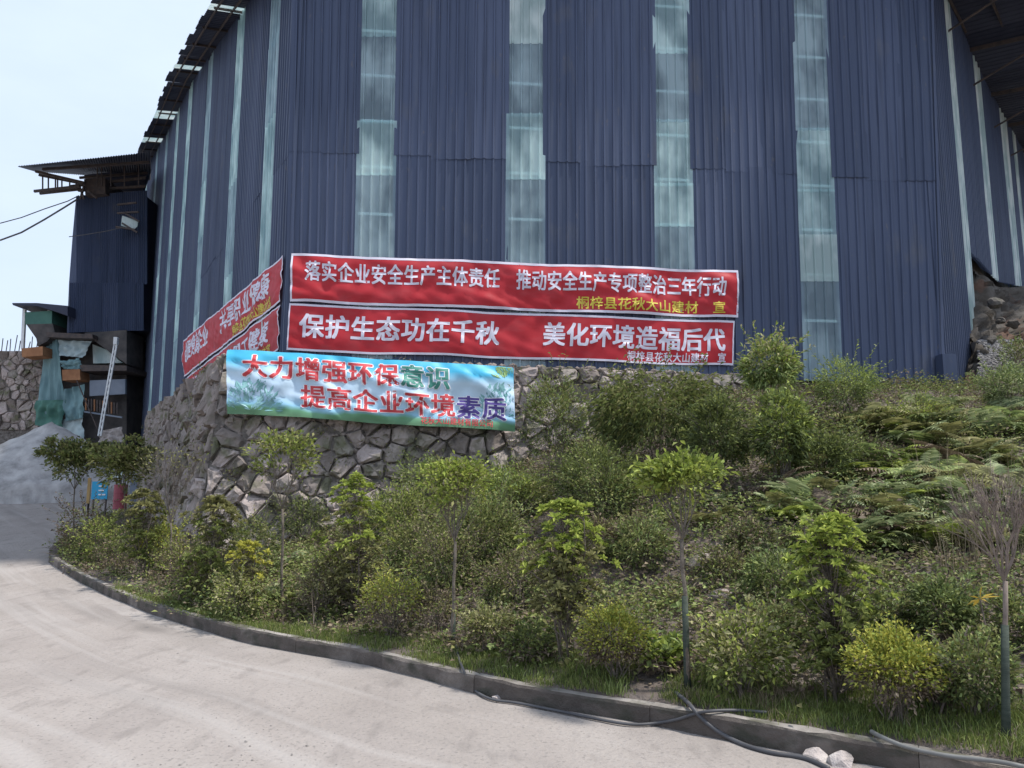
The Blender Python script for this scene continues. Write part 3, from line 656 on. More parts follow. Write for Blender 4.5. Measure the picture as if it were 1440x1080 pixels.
b3.text('创建健康企业', .03, .37, .38, .58, M['white_ink'], .03); b3.text('共享职业健康', .52, .93, .38, .58, M['white_ink'], .03); b3.text('桐梓县花秋大山建材宣', .64, .95, .83, .26, M['yellow_ink'], .025)
b4 = Banner('slogan_banner', lq([(259,534),(395,428),(392,491),(261,582)], .07), nL, .05, 'red banner with white slogan round the corner, lower one running behind the stone wall top', 'banners hung on the shed and its wall', M['red'], 4, 1.)
b4.border(M['white_ink'], .004, .04)
b4.text('落实防治责任', .06, .42, .42, .58, M['white_ink'], .03); b4.text('保护职工健康', .5, .94, .42, .58, M['white_ink'], .03); b4.text('桐梓县花秋大山建材宣', .64, .95, .84, .24, M['yellow_ink'], .025)
b5 = Banner('slogan_banner', [front(320,491,.8), front(722,517,.8), front(724,607,1.), front(320,581,1.)], nF, .11, 'pale blue printed banner with red, green and violet characters hung over the stone wall', 'banners hung on the shed and its wall', M['sky_print'], 5, 1.3)
def ub(px): return (px - 320) / 403
# printed plants
def print_leaves(bn, cu, cv, ru, rv, n, mt, seed, off=.004):
    r = random.Random(seed); V = []; Fc = []
    for _ in range(n):
        a = r.uniform(0, math.pi); d = math.sqrt(r.random()); u = cu + ru*d*math.cos(a)*r.choice((1,1)); v = cv - rv*d*math.sin(a); an = math.atan2(v-cv, u-cu) + r.uniform(-.6,.6); l = r.uniform(.03,.08) ; w = l*.16
        q = []
        for (du, dv) in ((0,0),(.5,w/l),(1,0),(.5,-w/l)):
            x = du*l*math.cos(an) - dv*l*math.sin(an); y = du*l*math.sin(an) + dv*l*math.cos(an); uu_, vv_ = u + x*bn.H/bn.L*2.2, min(.985, v + y*1.6); q.append(tuple(bn.pos(min(max(uu_,.004),.996), max(vv_,.01), off + r.uniform(0,.002)) - bn.root.location))
        b = len(V); V += q; Fc.append((b,b+1,b+2,b+3))
    me = bpy.data.meshes.new('printed_plant'); me.from_pydata(V, [], Fc); me.update(); o = link('printed_plant', me, mt, bn.root); o['kind'] = 'stuff'; return o
M['print_teal'] = cloth('banner_teal_print', (.12,.32,.33), (.3,.52,.53), .1); M['print_green'] = cloth('banner_leaf_print', (.12,.3,.12), (.35,.5,.2), .1)
print_leaves(b5, ub(355), .93, .085, .42, 170, M['print_teal'], 1); print_leaves(b5, ub(700), .8, .06, .5, 110, M['print_teal'], 2); print_leaves(b5, ub(712), .2, .035, .2, 45, M['print_green'], 3)
w8 = (ub(633) - ub(342)) / 8
for s_, c, m1, a, z in (('大力增强环保', .25, 'red_ink', ub(341), 6), ('意识', .25, 'green_ink', ub(341) + 6*w8, 2)):
    b5.text(s_, a, a + z*w8, c, .37, M['halo'], .06, .008, 'letter_outline'); b5.text(s_, a, a + z*w8, c, .37, M[m1], .03, .014)
w8 = (ub(712) - ub(420)) / 8
for s_, c, m1, a, z in (('提高企业环境', .67, 'red_ink', ub(420), 6), ('素质', .68, 'violet_ink', ub(420) + 6*w8, 2)):
    b5.text(s_, a, a + z*w8, c, .37, M['halo'], .055, .008, 'letter_outline'); b5.text(s_, a, a + z*w8, c, .37, M[m1], .026, .014)
b5.text('花秋大山建材有限公司', ub(588), ub(692), .91, .12, M['red_ink'], .015, .01)
for px, r0 in ((320,491),(722,517),(324,581),(560,508)):       # ties of the blue banner
    a = front(px, r0, .82 if r0 < 540 else 1.); MB().tube([a, a + Vector((.0, .25, .12)), a + Vector((0, .6, .2))], .008, 4).build('tie_cord', M['steel_dark'], b5.root)

# ---------------------------------------------------------------- far left works
YF = 44.
def fl(px, row, y=YF): return at(px, row, y)
far_tower = empty('sheet_clad_tower', fl(150, 468), 'dark blue metal clad hanging tower beside the far end of the shed', 'tower')
def panel_set(root, name, x0, x1, r0, r1, y, n, mt, yaw=.0):
    for k in range(n):
        a, b = x0 + (x1-x0)*k/n, x0 + (x1-x0)*(k+1)/n; TL, TR, BL, BR = fl(a, r0(a), y), fl(b, r0(b), y), fl(a, r1(a), y), fl(b, r1(b), y)
        mb = MB(); nn = Vector((0,-1,0)); ribs = 4; m = []
        for q in range(2):
            for c in range(ribs*2+1):
                s = c/(ribs*2); p = (TL.lerp(TR, s)).lerp(BL.lerp(BR, s), q); mb.v.append(tuple(p + nn*(.08 if c % 2 else 0) + nn*.02*(k % 2)))
        w = ribs*2+1
        for c in range(w-1): mb.f.append((w+c, w+c+1, c+1, c))
        mb.build(name, mt, root)
panel_set(far_tower, 'siding_sheet', 107, 207, lambda x: 276 - (x-107)*.08, lambda x: 400, YF, 9, M['siding'])
panel_set(far_tower, 'siding_sheet', 97, 202, lambda x: 398, lambda x: 468 - (x-97)*.03, YF-.1, 9, M['siding'])
def wedge(root, name, pts, y, depth, mt):
    return MB().prism([fl(a, b, y) for a, b in pts], Vector((0, depth, 0))).build(name, mt, root)
wedge(far_tower, 'side_panel', [(107,276),(102,332),(97,398),(94,468),(97,468),(107,398)], YF, 5., M['siding'])
wedge(far_tower, 'tower_core', [(108,280),(206,276),(200,462),(98,465)], YF+.3, 5., M['roof_under'])
# canopy with trusses
can = empty('truss_canopy', fl(150, 272), 'dark corrugated canopy on steel trusses jutting out at the top of the far tower', 'canopy')
for k in range(13):
    t0, t1 = k/13, (k+1)/13
    a0, a1 = fl(25 + 187*t0, 234.5 - 20*t0, YF-4), fl(25 + 187*t1, 234.5 - 20*t1, YF-4)
    c0, c1 = fl(52 + 160*t0, 242 + 12*t0, YF+6), fl(52 + 160*t1, 242 + 12*t1, YF+6)
    mb = MB()
    for q in range(9):
        s = q/8; mb.v.append(tuple(a0.lerp(a1, s) + Vector((0,0,.06*(q % 2))))); mb.v.append(tuple(c0.lerp(c1, s) + Vector((0,0,.06*(q % 2)))))
    mb.f = [(2*q, 2*q+2, 2*q+3, 2*q+1) for q in range(8)]
    mb.build('roof_sheet', M['roof_under'], can)
for (a, b, c, d, y) in ((50,241,118,257,YF-1),(55,246,120,259,YF-.5),(48,269,112,262,YF-1),(56,272,112,266,YF-.5),(60,238,210,228,YF-2),(100,262,205,250,YF),(110,268,205,262,YF),(112,250,208,243,YF+2)):
    MB().bar(fl(a,b,y), fl(c,d,y), .12, .14).build('truss_chord', M['steel_dark'], can)
for px in (60, 68, 78, 81, 87, 98, 107, 137, 143, 156, 175, 195):
    MB().bar(fl(px, 246 + (px-60)*.15 if px < 110 else 232, YF-1), fl(px, 268 - (px-60)*.07 if px < 110 else 262, YF-1), .06).build('truss_post', M['steel_dark'], can)
wedge(can, 'beam_box', [(118,252),(148,250),(148,272),(120,275)], YF-.5, 3, M['steel_dark']); wedge(can, 'soffit', [(118,246),(210,236),(200,268),(125,272)], YF+3, .3, M['roof_under'])
for a, b, c, d in ((112,262,118,280),(118,262,113,280),(122,268,136,279)): MB().bar(fl(a,b,YF-.7), fl(c,d,YF-.7), .1).build('brace', M['steel_dark'], can)
# broken window corner by the tower
fr = empty('wire_frame_opening', fl(182, 320, YF-.6), 'pale torn mesh frame in the gap between far tower and shed', 'frame')
wedge(fr, 'pale_sheet', [(172,303),(194,311),(193,318),(188,323),(170,317)], YF-.7, .05, M['frp_white'])
for a, b, c, d in ((165,300,195,298),(163,319,190,323),(176,300,196,312),(172,314,193,327),(165,288,192,285)): MB().bar(fl(a,b,YF-.9), fl(c,d,YF-.9), .1).build('bar', M['steel_dark'], fr)
# cables
for q, (pts, lab) in enumerate((([(0,314),(30,306),(62,294),(95,283),(111,275)], 'thin upper cable sagging from the sky to the far canopy'), ([(0,338),(30,327),(62,309),(90,292),(109,280)], 'thicker lower cable running from the left edge to the far tower'), ([(97,333),(120,330),(150,325),(172,320)], 'short thin cable drooping across the far tower'))):
    o = MB().tube([fl(a, b, YF-2+q*.2) for a, b in pts], (.03,.05,.025)[q], 5).build('overhead_cable', M['hose']); tag(o, lab, 'cable')
M['tarp_teal'] = mat('tarp_teal', [(.3, (.11,.2,.22)), (.7, (.2,.33,.35))], .8, rough=.6, bump=.4, coords='World'); M['tarp_pale'] = mat('tarp_pale', [(.3, (.3,.4,.43)), (.7, (.46,.55,.56))], .8, rough=.6, bump=.3, coords='World')
M['tarp_green'] = mat('tarp_green', [(.3, (.04,.12,.1)), (.7, (.08,.2,.16))], .8, rough=.6, bump=.4, coords='World'); M['rust'] = mat('rust_orange', [(.3, (.22,.1,.05)), (.7, (.36,.18,.09))], 2., rough=.8, coords='World')
M['dark'] = mat('dark_interior', [(.3, (.05,.048,.05)), (.7, (.11,.1,.095))], 2., rough=.9, coords='World'); M['bluegrey'] = mat('bluegrey_sheet', [(.3, (.12,.15,.2)), (.7, (.2,.23,.28))], 1., rough=.6, coords='World')
def drape(root, name, poly_l, poly_r, y, mt, amp=.25, n=14, m=18, seed=0):
    """cloth between a left outline and a right outline (lists of px,row top to bottom)"""
    def li(P, t):
        k = t*(len(P)-1); i = min(int(k), len(P)-2); f = k-i; return (P[i][0]*(1-f)+P[i+1][0]*f, P[i][1]*(1-f)+P[i+1][1]*f)
    V = []
    for j in range(m+1):
        a, b = li(poly_l, j/m), li(poly_r, j/m)
        for i in range(n+1):
            s = i/n; p = fl(a[0]*(1-s)+b[0]*s, a[1]*(1-s)+b[1]*s, y); w = amp*noise.noise(Vector((s*5+seed, j*.12, seed)))+amp*.5*noise.noise(Vector((s*11, j*.3+seed, 2)))
            V.append(p + Vector((0, -w, 0)))
    mb = MB().add(V, [((j+1)*(n+1)+i, (j+1)*(n+1)+i+1, j*(n+1)+i+1, j*(n+1)+i) for j in range(m) for i in range(n)]); return mb.build(name, mt, root, smooth=True)
hut = empty('crusher_house', fl(110, 612), 'ramshackle crusher house wrapped in torn teal tarpaulins below the far tower', 'building')
wedge(hut, 'dark_room_block', [(60,475),(178,470),(178,625),(52,625)], YF+1, 4., M['dark'])  # solid block; its dark colour stands in for the shaded rooms inside
drape(hut, 'tarpaulin', [(61,475),(58,520),(56,560),(50,597)], [(83,474),(86,520),(90,565),(86,603)], YF, M['tarp_teal'], .3, seed=1)
drape(hut, 'tarpaulin', [(51,563),(49,598)], [(92,562),(88,602)], YF-.3, M['tarp_green'], .3, seed=2)
drape(hut, 'tarpaulin', [(82,478),(83,500)], [(129,480),(116,503)], YF-.1, M['tarp_pale'], .3, seed=3)
drape(hut, 'tarpaulin', [(90,548),(88,570),(93,592)], [(119,540),(117,570),(116,588)], YF-.2, M['tarp_teal'], .25, seed=4)
drape(hut, 'tarpaulin', [(84,590),(80,612)], [(117,586),(118,625)], YF, M['tarp_pale'], .25, seed=5)
drape(hut, 'tarpaulin', [(84,508),(90,519)], [(112,504),(116,519)], YF-.5, M['tarp_teal'], .3, seed=6)
wedge(hut, 'orange_beam', [(87,520),(112,519),(113,534),(88,535)], YF-.7, 1, M['rust']); wedge(hut, 'roof_edge', [(64,467),(130,470),(130,476),(66,474)], YF-.8, 3, M['steel_dark'])
wedge(hut, 'floor_beam', [(112,513),(178,514),(178,521),(114,522)], YF-.6, 3, M['steel_dark']); wedge(hut, 'blue_panel', [(126,535),(176,533),(176,554),(126,557)], YF-.3, .2, M['bluegrey'])
wedge(hut, 'slanted_hood', [(118,468),(178,464),(178,512),(150,492)], YF-.2, 2, M['dark'])
wedge(hut, 'sky_patch_sheet', [(130,484),(150,492),(172,510),(131,511)], YF+.5, .2, M['frp_white'])  # pale sheet put in for the bright sky and foliage behind
for k in range(12): MB().bar(fl(121+k*4, 560+k*.6, YF-.5), fl(121+k*4, 577+k*.5, YF-.5), .07).build('railing_bar', M['rust'] if k % 3 == 0 else M['steel_dark'], hut)
MB().bar(fl(119,579,YF-.5), fl(172,587,YF-.5), .09).build('railing_beam', M['bluegrey'], hut)
MB().bar(fl(108,535,YF-1), fl(141,612,YF-1), .05).build('stay_rod', M['steel_dark'], hut)
drape(hut, 'sand_chute', [(140,606),(138,622)], [(172,600),(174,622)], YF-.6, M['rock'], .2, seed=9)
o = empty('conveyor_mast', fl(141, 613, YF-2.5), 'white slanting lattice mast leaning in front of the crusher house', 'mast')
a0, a1 = fl(140, 613, YF-2.5), fl(163, 482, YF-2.5)
for q in (-.07, .07): MB().bar(a0 + Vector((q,0,0)), a1 + Vector((q,0,0)), .07).build('mast_chord', M['steel'], o)
for k in range(16): 
    t = k/16; s = 1 if k % 2 else -1; MB().bar(a0.lerp(a1, t) + Vector((.07*s,0,0)), a0.lerp(a1, t+1/16) - Vector((.07*s,0,0)), .04).build('mast_lacing', M['steel'], o)
MB().bar(a1 - Vector((0,0,.1)), a1 + Vector((0,0,.3)), .2).build('mast_head', M['steel'], o)
cn = empty('hopper_shelter', fl(60, 490), 'small flat canopy over a green feed hopper at the far left', 'shelter')
wedge(cn, 'roof_slab', [(17,426),(52,426),(95,430),(95,444),(75,437),(52,430),(18,429)], YF-1, 5, M['roof_under'])
for a, b, c, d in ((35,430,32,490),(78,434,78,468),(70,436,70,468)): MB().bar(fl(a,b,YF), fl(c,d,YF), .16).build('shelter_post', M['steel'], cn)
wedge(cn, 'hopper_bin', [(35,439),(73,437),(73,455),(36,456)], YF-.5, 3, M['tarp_green']); wedge(cn, 'hopper_chute', [(37,456),(74,455),(77,468),(66,480),(53,487),(51,476)], YF-.5, 2.6, M['dark'])
wedge(cn, 'rusty_beam', [(30,490),(60,487),(60,500),(31,502)], YF-1, 1, M['rust'])
fw = empty('stone_platform_wall', fl(25, 600, YF+1), 'grey rubble platform wall at the far left edge beside the teal tarpaulin', 'stone wall')
rnd2 = random.Random(8); O = fl(-60, 605, YF+.5); WW = (fl(60, 605, YF+.5) - O).length; HH = (fl(0, 494, YF+.5) - fl(0, 605, YF+.5)).length
def mapW(u, v, z): p = O + Vector((u, -z, v)) - fw.location; return (p.x, p.y, p.z)
for c in voronoi_stones(WW, HH, .5, rnd2)[:300]:
    s = stone_mesh(c, mapW, rnd2, .12)
    if s: me = bpy.data.meshes.new('stone'); me.from_pydata(*[s[0], [], s[1]]); link('stone', me, M['stone'], fw)
MB().box((O.x, O.y+.03, O.z-2), (O.x+WW, O.y+3, O.z+HH)).build('rubble_core', M['mortar'], fw)
for k in range(9):
    p = fl(2+k*6, 494, YF+1); MB().tube([p - Vector((0,0,.3)), p + Vector((rnd2.uniform(-.15,.15), 0, rnd2.uniform(.5,1.)))], .03, 4).build('starter_bar', M['steel_dark'], fw)
# gravel pile
def cone_pile(name, c, rx, ry, h, mt, seed=0, n=70):
    V = []; 
    for j in range(n+1):
        for i in range(n+1):
            x, y = (i/n*2-1), (j/n*2-1); d = math.hypot(x, y); hh = max(0, 1 - d) ; hh = hh*.9 + .1*max(0,1-d*d)
            hh = hh*h - .05*h*abs(noise.noise(Vector((math.atan2(y, x)*2, d*2, seed)))) + (.12*noise.noise(Vector((x*6, y*6, seed))) + .07*noise.noise(Vector((x*19, y*19, seed)))) * (1 if d < 1 else 0) - (.6 if d >= 1 else 0) - (.1 if d > .97 else 0)
            V.append((c.x + x*rx, c.y + y*ry, c.z + hh))
    k = [(j*(n+1)+i, j*(n+1)+i+1, (j+1)*(n+1)+i+1, (j+1)*(n+1)+i) for j in range(n) for i in range(n)]
    me = bpy.data.meshes.new(name); me.from_pydata(V, [], k); me.polygons.foreach_set('use_smooth', [True]*len(k)); me.update(); return link(name, me, mt)
pk = at(72, 604, 34); c = Vector((pk.x, pk.y, road_z(pk.x, pk.y))); o = cone_pile('gravel_pile', c, 4.9, 4.2, pk.z - c.z + .35, M['sand'], 2); tag(o, 'big smooth pale grey gravel heap at the end of the road', 'gravel heap')
for q, (px, row, r, h) in enumerate(((30,702,1.6,.45),(72,698,1.2,.5),(8,706,1.4,.3),(100,690,1.,.55))):
    p = hit(px, row, road_z, 12, 60); o = cone_pile('spoil_heap', Vector((p.x, p.y, p.z-.05)), r, r*.7, h, M['rock'], q+4, 24)
    tag(o, ('low pale spoil heap left of centre before the gravel heap', 'pinkish broken rubble heap at the gravel heap foot beside the first tree', 'flattest spoil heap at the left photo edge', 'small rubble heap behind the first tree trunk')[q], 'spoil heap', 'spoil heaps before the gravel heap')
# painted drums and boards behind the first trees
def drum(px, row, r, h, mt, lab, y=23.):
    p = at(px, row, y); p.z = bank_z(p.x, p.y) if False else p.z; t = empty('oil_drum', p, lab, 'drum')
    prof = [(.0,0),(r,0),(r,.04),(r*.97,.05),(r*.97,h*.32),(r*1.03,h*.34),(r*.97,h*.36),(r*.97,h*.65),(r*1.03,h*.67),(r*.97,h*.69),(r*.97,h-.05),(r,h-.03),(r,h),(0,h-.01)]
    mb = MB(); n = 16
    for (a, z) in prof:
        for k in range(n): mb.v.append((a*math.cos(2*math.pi*k/n), a*math.sin(2*math.pi*k/n), z))
    for i in range(len(prof)-1):
        for k in range(n): mb.f.append((i*n+k, i*n+(k+1)%n, (i+1)*n+(k+1)%n, (i+1)*n+k))
    mb.build('drum_body', mt, t, world=False); return t
M['p_blue'] = cloth('painted_blue', (.02,.28,.5), (.04,.36,.6), .0); M['p_red'] = mat('painted_red', [(.3, (.22,.05,.07)), (.7, (.34,.09,.11))], 3., rough=.6, coords='World'); M['p_ochre'] = mat('painted_ochre', [(.3, (.3,.2,.08)), (.7, (.42,.28,.12))], 3., rough=.7, coords='World')
def board(name, px0, px1, r0, r1, y, mt, lab):
    a, b = at(px0, r1, y), at(px1, r0, y); t = empty(name, Vector(((a.x+b.x)/2, y, a.z)), lab, 'board')
    MB().box((a.x, y, a.z), (b.x, y+.03, b.z)).build('panel', mt, t)
    for x in (a.x+.03, b.x-.07): MB().box((x, y+.032, a.z-.5), (x+.04, y+.07, b.z-.02)).build('post', M['steel_dark'], t)
    return t, a, b
board('ochre_board', 121, 128, 672, 708, 24.2, M['p_ochre'], 'narrow ochre painted board behind the two leftmost trees')
t, a, b = board('notice_board', 128, 152, 677, 702, 24., M['p_blue'], 'small bright blue notice board with white writing behind the leftmost trees')
for k in range(3): MB().box((a.x+.22, 23.985, a.z+.12+k*.13), (b.x-.05-.05*k, 23.998, a.z+.16+k*.13)).build('white_marking', M['halo'], t)
drum(168, 716, .19, .72, M['p_red'], 'faded red oil drum behind the second tree trunk')
t, a, b = board('number_board', 161, 172, 662, 674, 24.1, M['frp_white'], 'small white board marked 5 above the red drum')
gv, gf = glyph('5', .03); me = bpy.data.meshes.new('numeral'); me.from_pydata([(a.x + .02 + p[0]*.34, 24.085, a.z + .01 + p[1]*.3) for p in gv], [], gf); o = link('numeral', me, M['dark'], t); o.data.transform(Matrix.Translation(-t.location))
board('grey_sheet_board', 181, 193, 673, 712, 24., M['bluegrey'], 'pale blue grey sheet leaning behind the second tree')
# ---------------------------------------------------------------- outcrop right of the shed
def outcrop():
    V = []; n, m = 70, 50
    for j in range(m+1):
        for i in range(n+1):
            px = 1352 + (i/n)**1.3*434; t = j/m
            y0 = 19.9 + (px-1370)*.006; y1 = 24.2 + (px-1370)*.02
            tr = np.interp(px, [1352,1366,1384,1400,1430,1470,1800], [560,362,384,402,404,396,330]); br = np.interp(px, [1366,1375,1440,1800], [556,550,540,520])
            y = y0 + (y1-y0)*t; row = br + (tr-br)*(t**.85); p = at(px, row, y)
            q = Vector((p.x*.9, p.y*.9, p.z*.9)); a = min(1, t*6)*min(1,(1-t)*8+.15)
            k = noise.noise(q)*.45 + noise.noise(q*2.3)*.22 + noise.noise(q*5.5)*.3 + noise.noise(q*12)*.22
            V.append(p + Vector((k*.25*a*(1 if px > 1376 else .2), -k*a*.9, k*.3*a)))
    mb = MB().add(V, [(j*(n+1)+i, j*(n+1)+i+1, (j+1)*(n+1)+i+1, (j+1)*(n+1)+i) for j in range(m) for i in range(n)]); o = mb.build('dirt_slope', M['dirt'], None, True); tag(o, kind='structure')
outcrop()
rr = random.Random(21)
ROCKS = [(1402,425,.42,'dark boulder jutting from the dirt slope under the shed'), (1428,455,.3,'pale boulder at the right edge of the dirt slope'), (1394,478,.38,'grey boulder low on the dirt slope beside the shed corner'), (1436,478,.22,'small pale rock at the right edge on the dirt slope'),(1410,450,.25,'brownish rock in the middle of the dirt slope')]
for px, row, r, lab in ROCKS:
    mb = MB(); p = at(px, row, 20.9); rock(mb, p + Vector((0,.1,0)), r*.5, rr, .8, 1.2); o = mb.build('boulder', M['dirt'], None); tag(o, lab, 'boulder')
mb = MB()
for _ in range(900):
    px = rr.uniform(1376, 1425); row = rr.uniform(478, 548); p = at(px, row, 19.7 + (548-row)*.018); p.y += .0; rock(mb, p, rr.uniform(.03,.07), rr)
o = mb.build('gravel_scree', M['gravel'], None); tag(o, kind='stuff', label='grey gravel scree spilled beside the right corner of the shed', cat='gravel')
# ---------------------------------------------------------------- vegetation helpers
def unit(a): return a / np.maximum(np.linalg.norm(a, axis=1, keepdims=True), 1e-9)
def leaf_arrays(P, D, Ln, Wd, rng, droop=.15, flat=.6):
    n = len(P); D = unit(D); up = np.tile([0, 0, 1.], (n, 1)) + rng.normal(0, flat, (n, 3)); S = unit(np.cross(D, up)); N = np.cross(S, D)
    Ln = np.broadcast_to(np.asarray(Ln).reshape(-1, 1), (n, 1)); Wd = np.broadcast_to(np.asarray(Wd).reshape(-1, 1), (n, 1))
    mid = P + D * Ln * .5 + N * Wd * .12; tip = P + D * Ln; tip = tip - np.array([0, 0, 1.]) * Ln * droop
    V = np.stack([P, mid + S * Wd / 2, tip, mid - S * Wd / 2], 1).reshape(-1, 3); return V
def leaf_mesh(name, V, mats, idx=None):
    n = len(V) // 4; b = np.arange(n)[:, None] * 4; Fc = np.concatenate([b + [0, 1, 2], b + [0, 2, 3]], 0)
    me = npmesh(name, V, Fc)
    for m in mats: me.materials.append(m)
    if idx is not None and len(me.polygons) == 2*n: me.polygons.foreach_set('material_index', np.concatenate([idx, idx]).astype(np.int32))
    return me
def rdir(rng, n, up=0.): d = rng.normal(0, 1, (n, 3)); d[:, 2] = np.abs(d[:, 2]) * .6 + up; return unit(d)
def grow(mb, p, d, ln, r, lv, rnd, tips, spread=.5, kids=3, up=.25, taper=.62, n=5):
    pts = [p.copy()]; q = p.copy(); dd = d.copy()
    for k in range(3):
        dd = (dd + Vector((rnd.gauss(0, .1), rnd.gauss(0, .1), rnd.gauss(0, .06) + up*.12))).normalized(); q = q + dd * ln / 3; pts.append(q.copy())
    mb.tube(pts, [r, r*.88, r*.76, r*taper], n if r > .008 else 3, cap=False)
    if lv == 0: tips.append((q, dd)); return
    for k in range(kids):
        ax = Vector((rnd.gauss(0, 1), rnd.gauss(0, 1), rnd.gauss(0, .4))).normalized(); nd_ = (dd + ax * spread * rnd.uniform(.6, 1.3) + Vector((0,0,up))).normalized()
        grow(mb, pts[rnd.choice((2, 3, 3))], nd_, ln * rnd.uniform(.6, .85), r * taper, lv-1, rnd, tips, spread, kids, up, taper, n)
def plant(name, base, label, cat, group=None): return empty(name, base, label, cat, group)
def local(V, root): return V - np.array(root.location)[None]
def dome_points(rng, n, c, rx, ry, rz, shell=.55, low=-.6):
    """points in an ellipsoid, biased to the outside"""
    d = unit(rng.normal(0, 1, (n*2, 3))); d = d[d[:, 2] > low][:n]; r = shell + (1-shell) * rng.random((len(d), 1)) ** .7
    return np.array(c)[None] + d * r * np.array([rx, ry, rz]), d
# --- young street trees: trunk, fan of twigs, flat leafy crown
def young_tree(base, cc, rx, rz, label, mt, nleaf=1500, wrap=0, bare=False, seed=0, ll=.07, bark='bark', group='young trees planted along the kerb', fork=None, dens=3, topbias=.35):
    rnd = random.Random(seed); rng = np.random.default_rng(seed); B = spot(*base); s = B.y / F
    y = B.y; C = at(cc[0], cc[1], y); rx *= s; rz *= s; root = plant('young_tree', B, label, 'tree', group)
    fz = C.z - rz * (1.35 if fork is None else fork); Fk = Vector((B.x + (C.x-B.x)*.7, y, fz)); r0 = .011 + .002*(Fk.z-B.z)
    pts = [B - Vector((0,0,.05))] + [B.lerp(Fk, t) + Vector((rnd.gauss(0,.008), rnd.gauss(0,.008), 0)) for t in (.2,.4,.6,.8,1)]
    MB().tube(pts, [r0*1.9, r0*1.6, r0*1.45, r0*1.35, r0*1.3, r0*1.25], 8).build('trunk', M[bark], root, True)
    if wrap:
        w = [B + Vector((0,0,.0))] + [B.lerp(Fk, wrap*t) for t in (.3,.6,1)]
        MB().tube(w, [r0*2.4, r0*2.15, r0*2.05, r0*1.95], 10).build('trunk_wrap', M['wrap'], root, True)
    mb = MB(); tips = []
    for k in range(7 if not bare else 9):
        a = 2*math.pi*k/(7 if not bare else 9) + rnd.uniform(-.3,.3); rr_ = rnd.uniform(.35, .95)
        T = Vector((C.x + math.cos(a)*rx*rr_, C.y + math.sin(a)*rx*rr_*.8, C.z + rz*rnd.uniform(-.1,.75)*(1-.4*rr_))); d = T - Fk
        grow(mb, Fk.copy(), (d.normalized() + Vector((0,0,.15))).normalized(), d.length*.5, r0*.62, 3 if bare else 2, rnd, tips, .42, dens, .18, .6, 4)
    mb.build('branches', M[bark], root)
    if not bare or nleaf:
        tp = np.array([t[0][:] for t in tips]); tp = tp[rng.integers(0, len(tp), nleaf)] + rng.normal(0, .05, (nleaf, 3))
        nd2 = nleaf // 2; P2, dd = dome_points(rng, nd2, C + Vector((0,0,rz*topbias)), rx, rx*.85, rz*(.65 if topbias > 0 else .95), .7, -.15 if topbias > 0 else -.8)
        cl = rng.integers(0, 26, len(P2)); cen = P2[:26][cl % len(P2[:26])]; P2 = cen*.45 + P2*.55 + rng.normal(0, .03, P2.shape)
        P = np.concatenate([tp[:nleaf - nd2], P2]); D = unit(P - np.array(C - Vector((0,0,rz*.5)))) + rng.normal(0, .55, P.shape)
        ll *= 1.25; V = leaf_arrays(P, D, rng.uniform(.6, 1.2, len(P))*ll, rng.uniform(.35, .55, len(P))*ll, rng, .2)
        mats = [M[m] for m in (mt if isinstance(mt, (list, tuple)) else [mt])]
        link('crown', leaf_mesh('crown', local(V, root), mats, rng.integers(0, len(mats), len(P))), None, root)
    return root
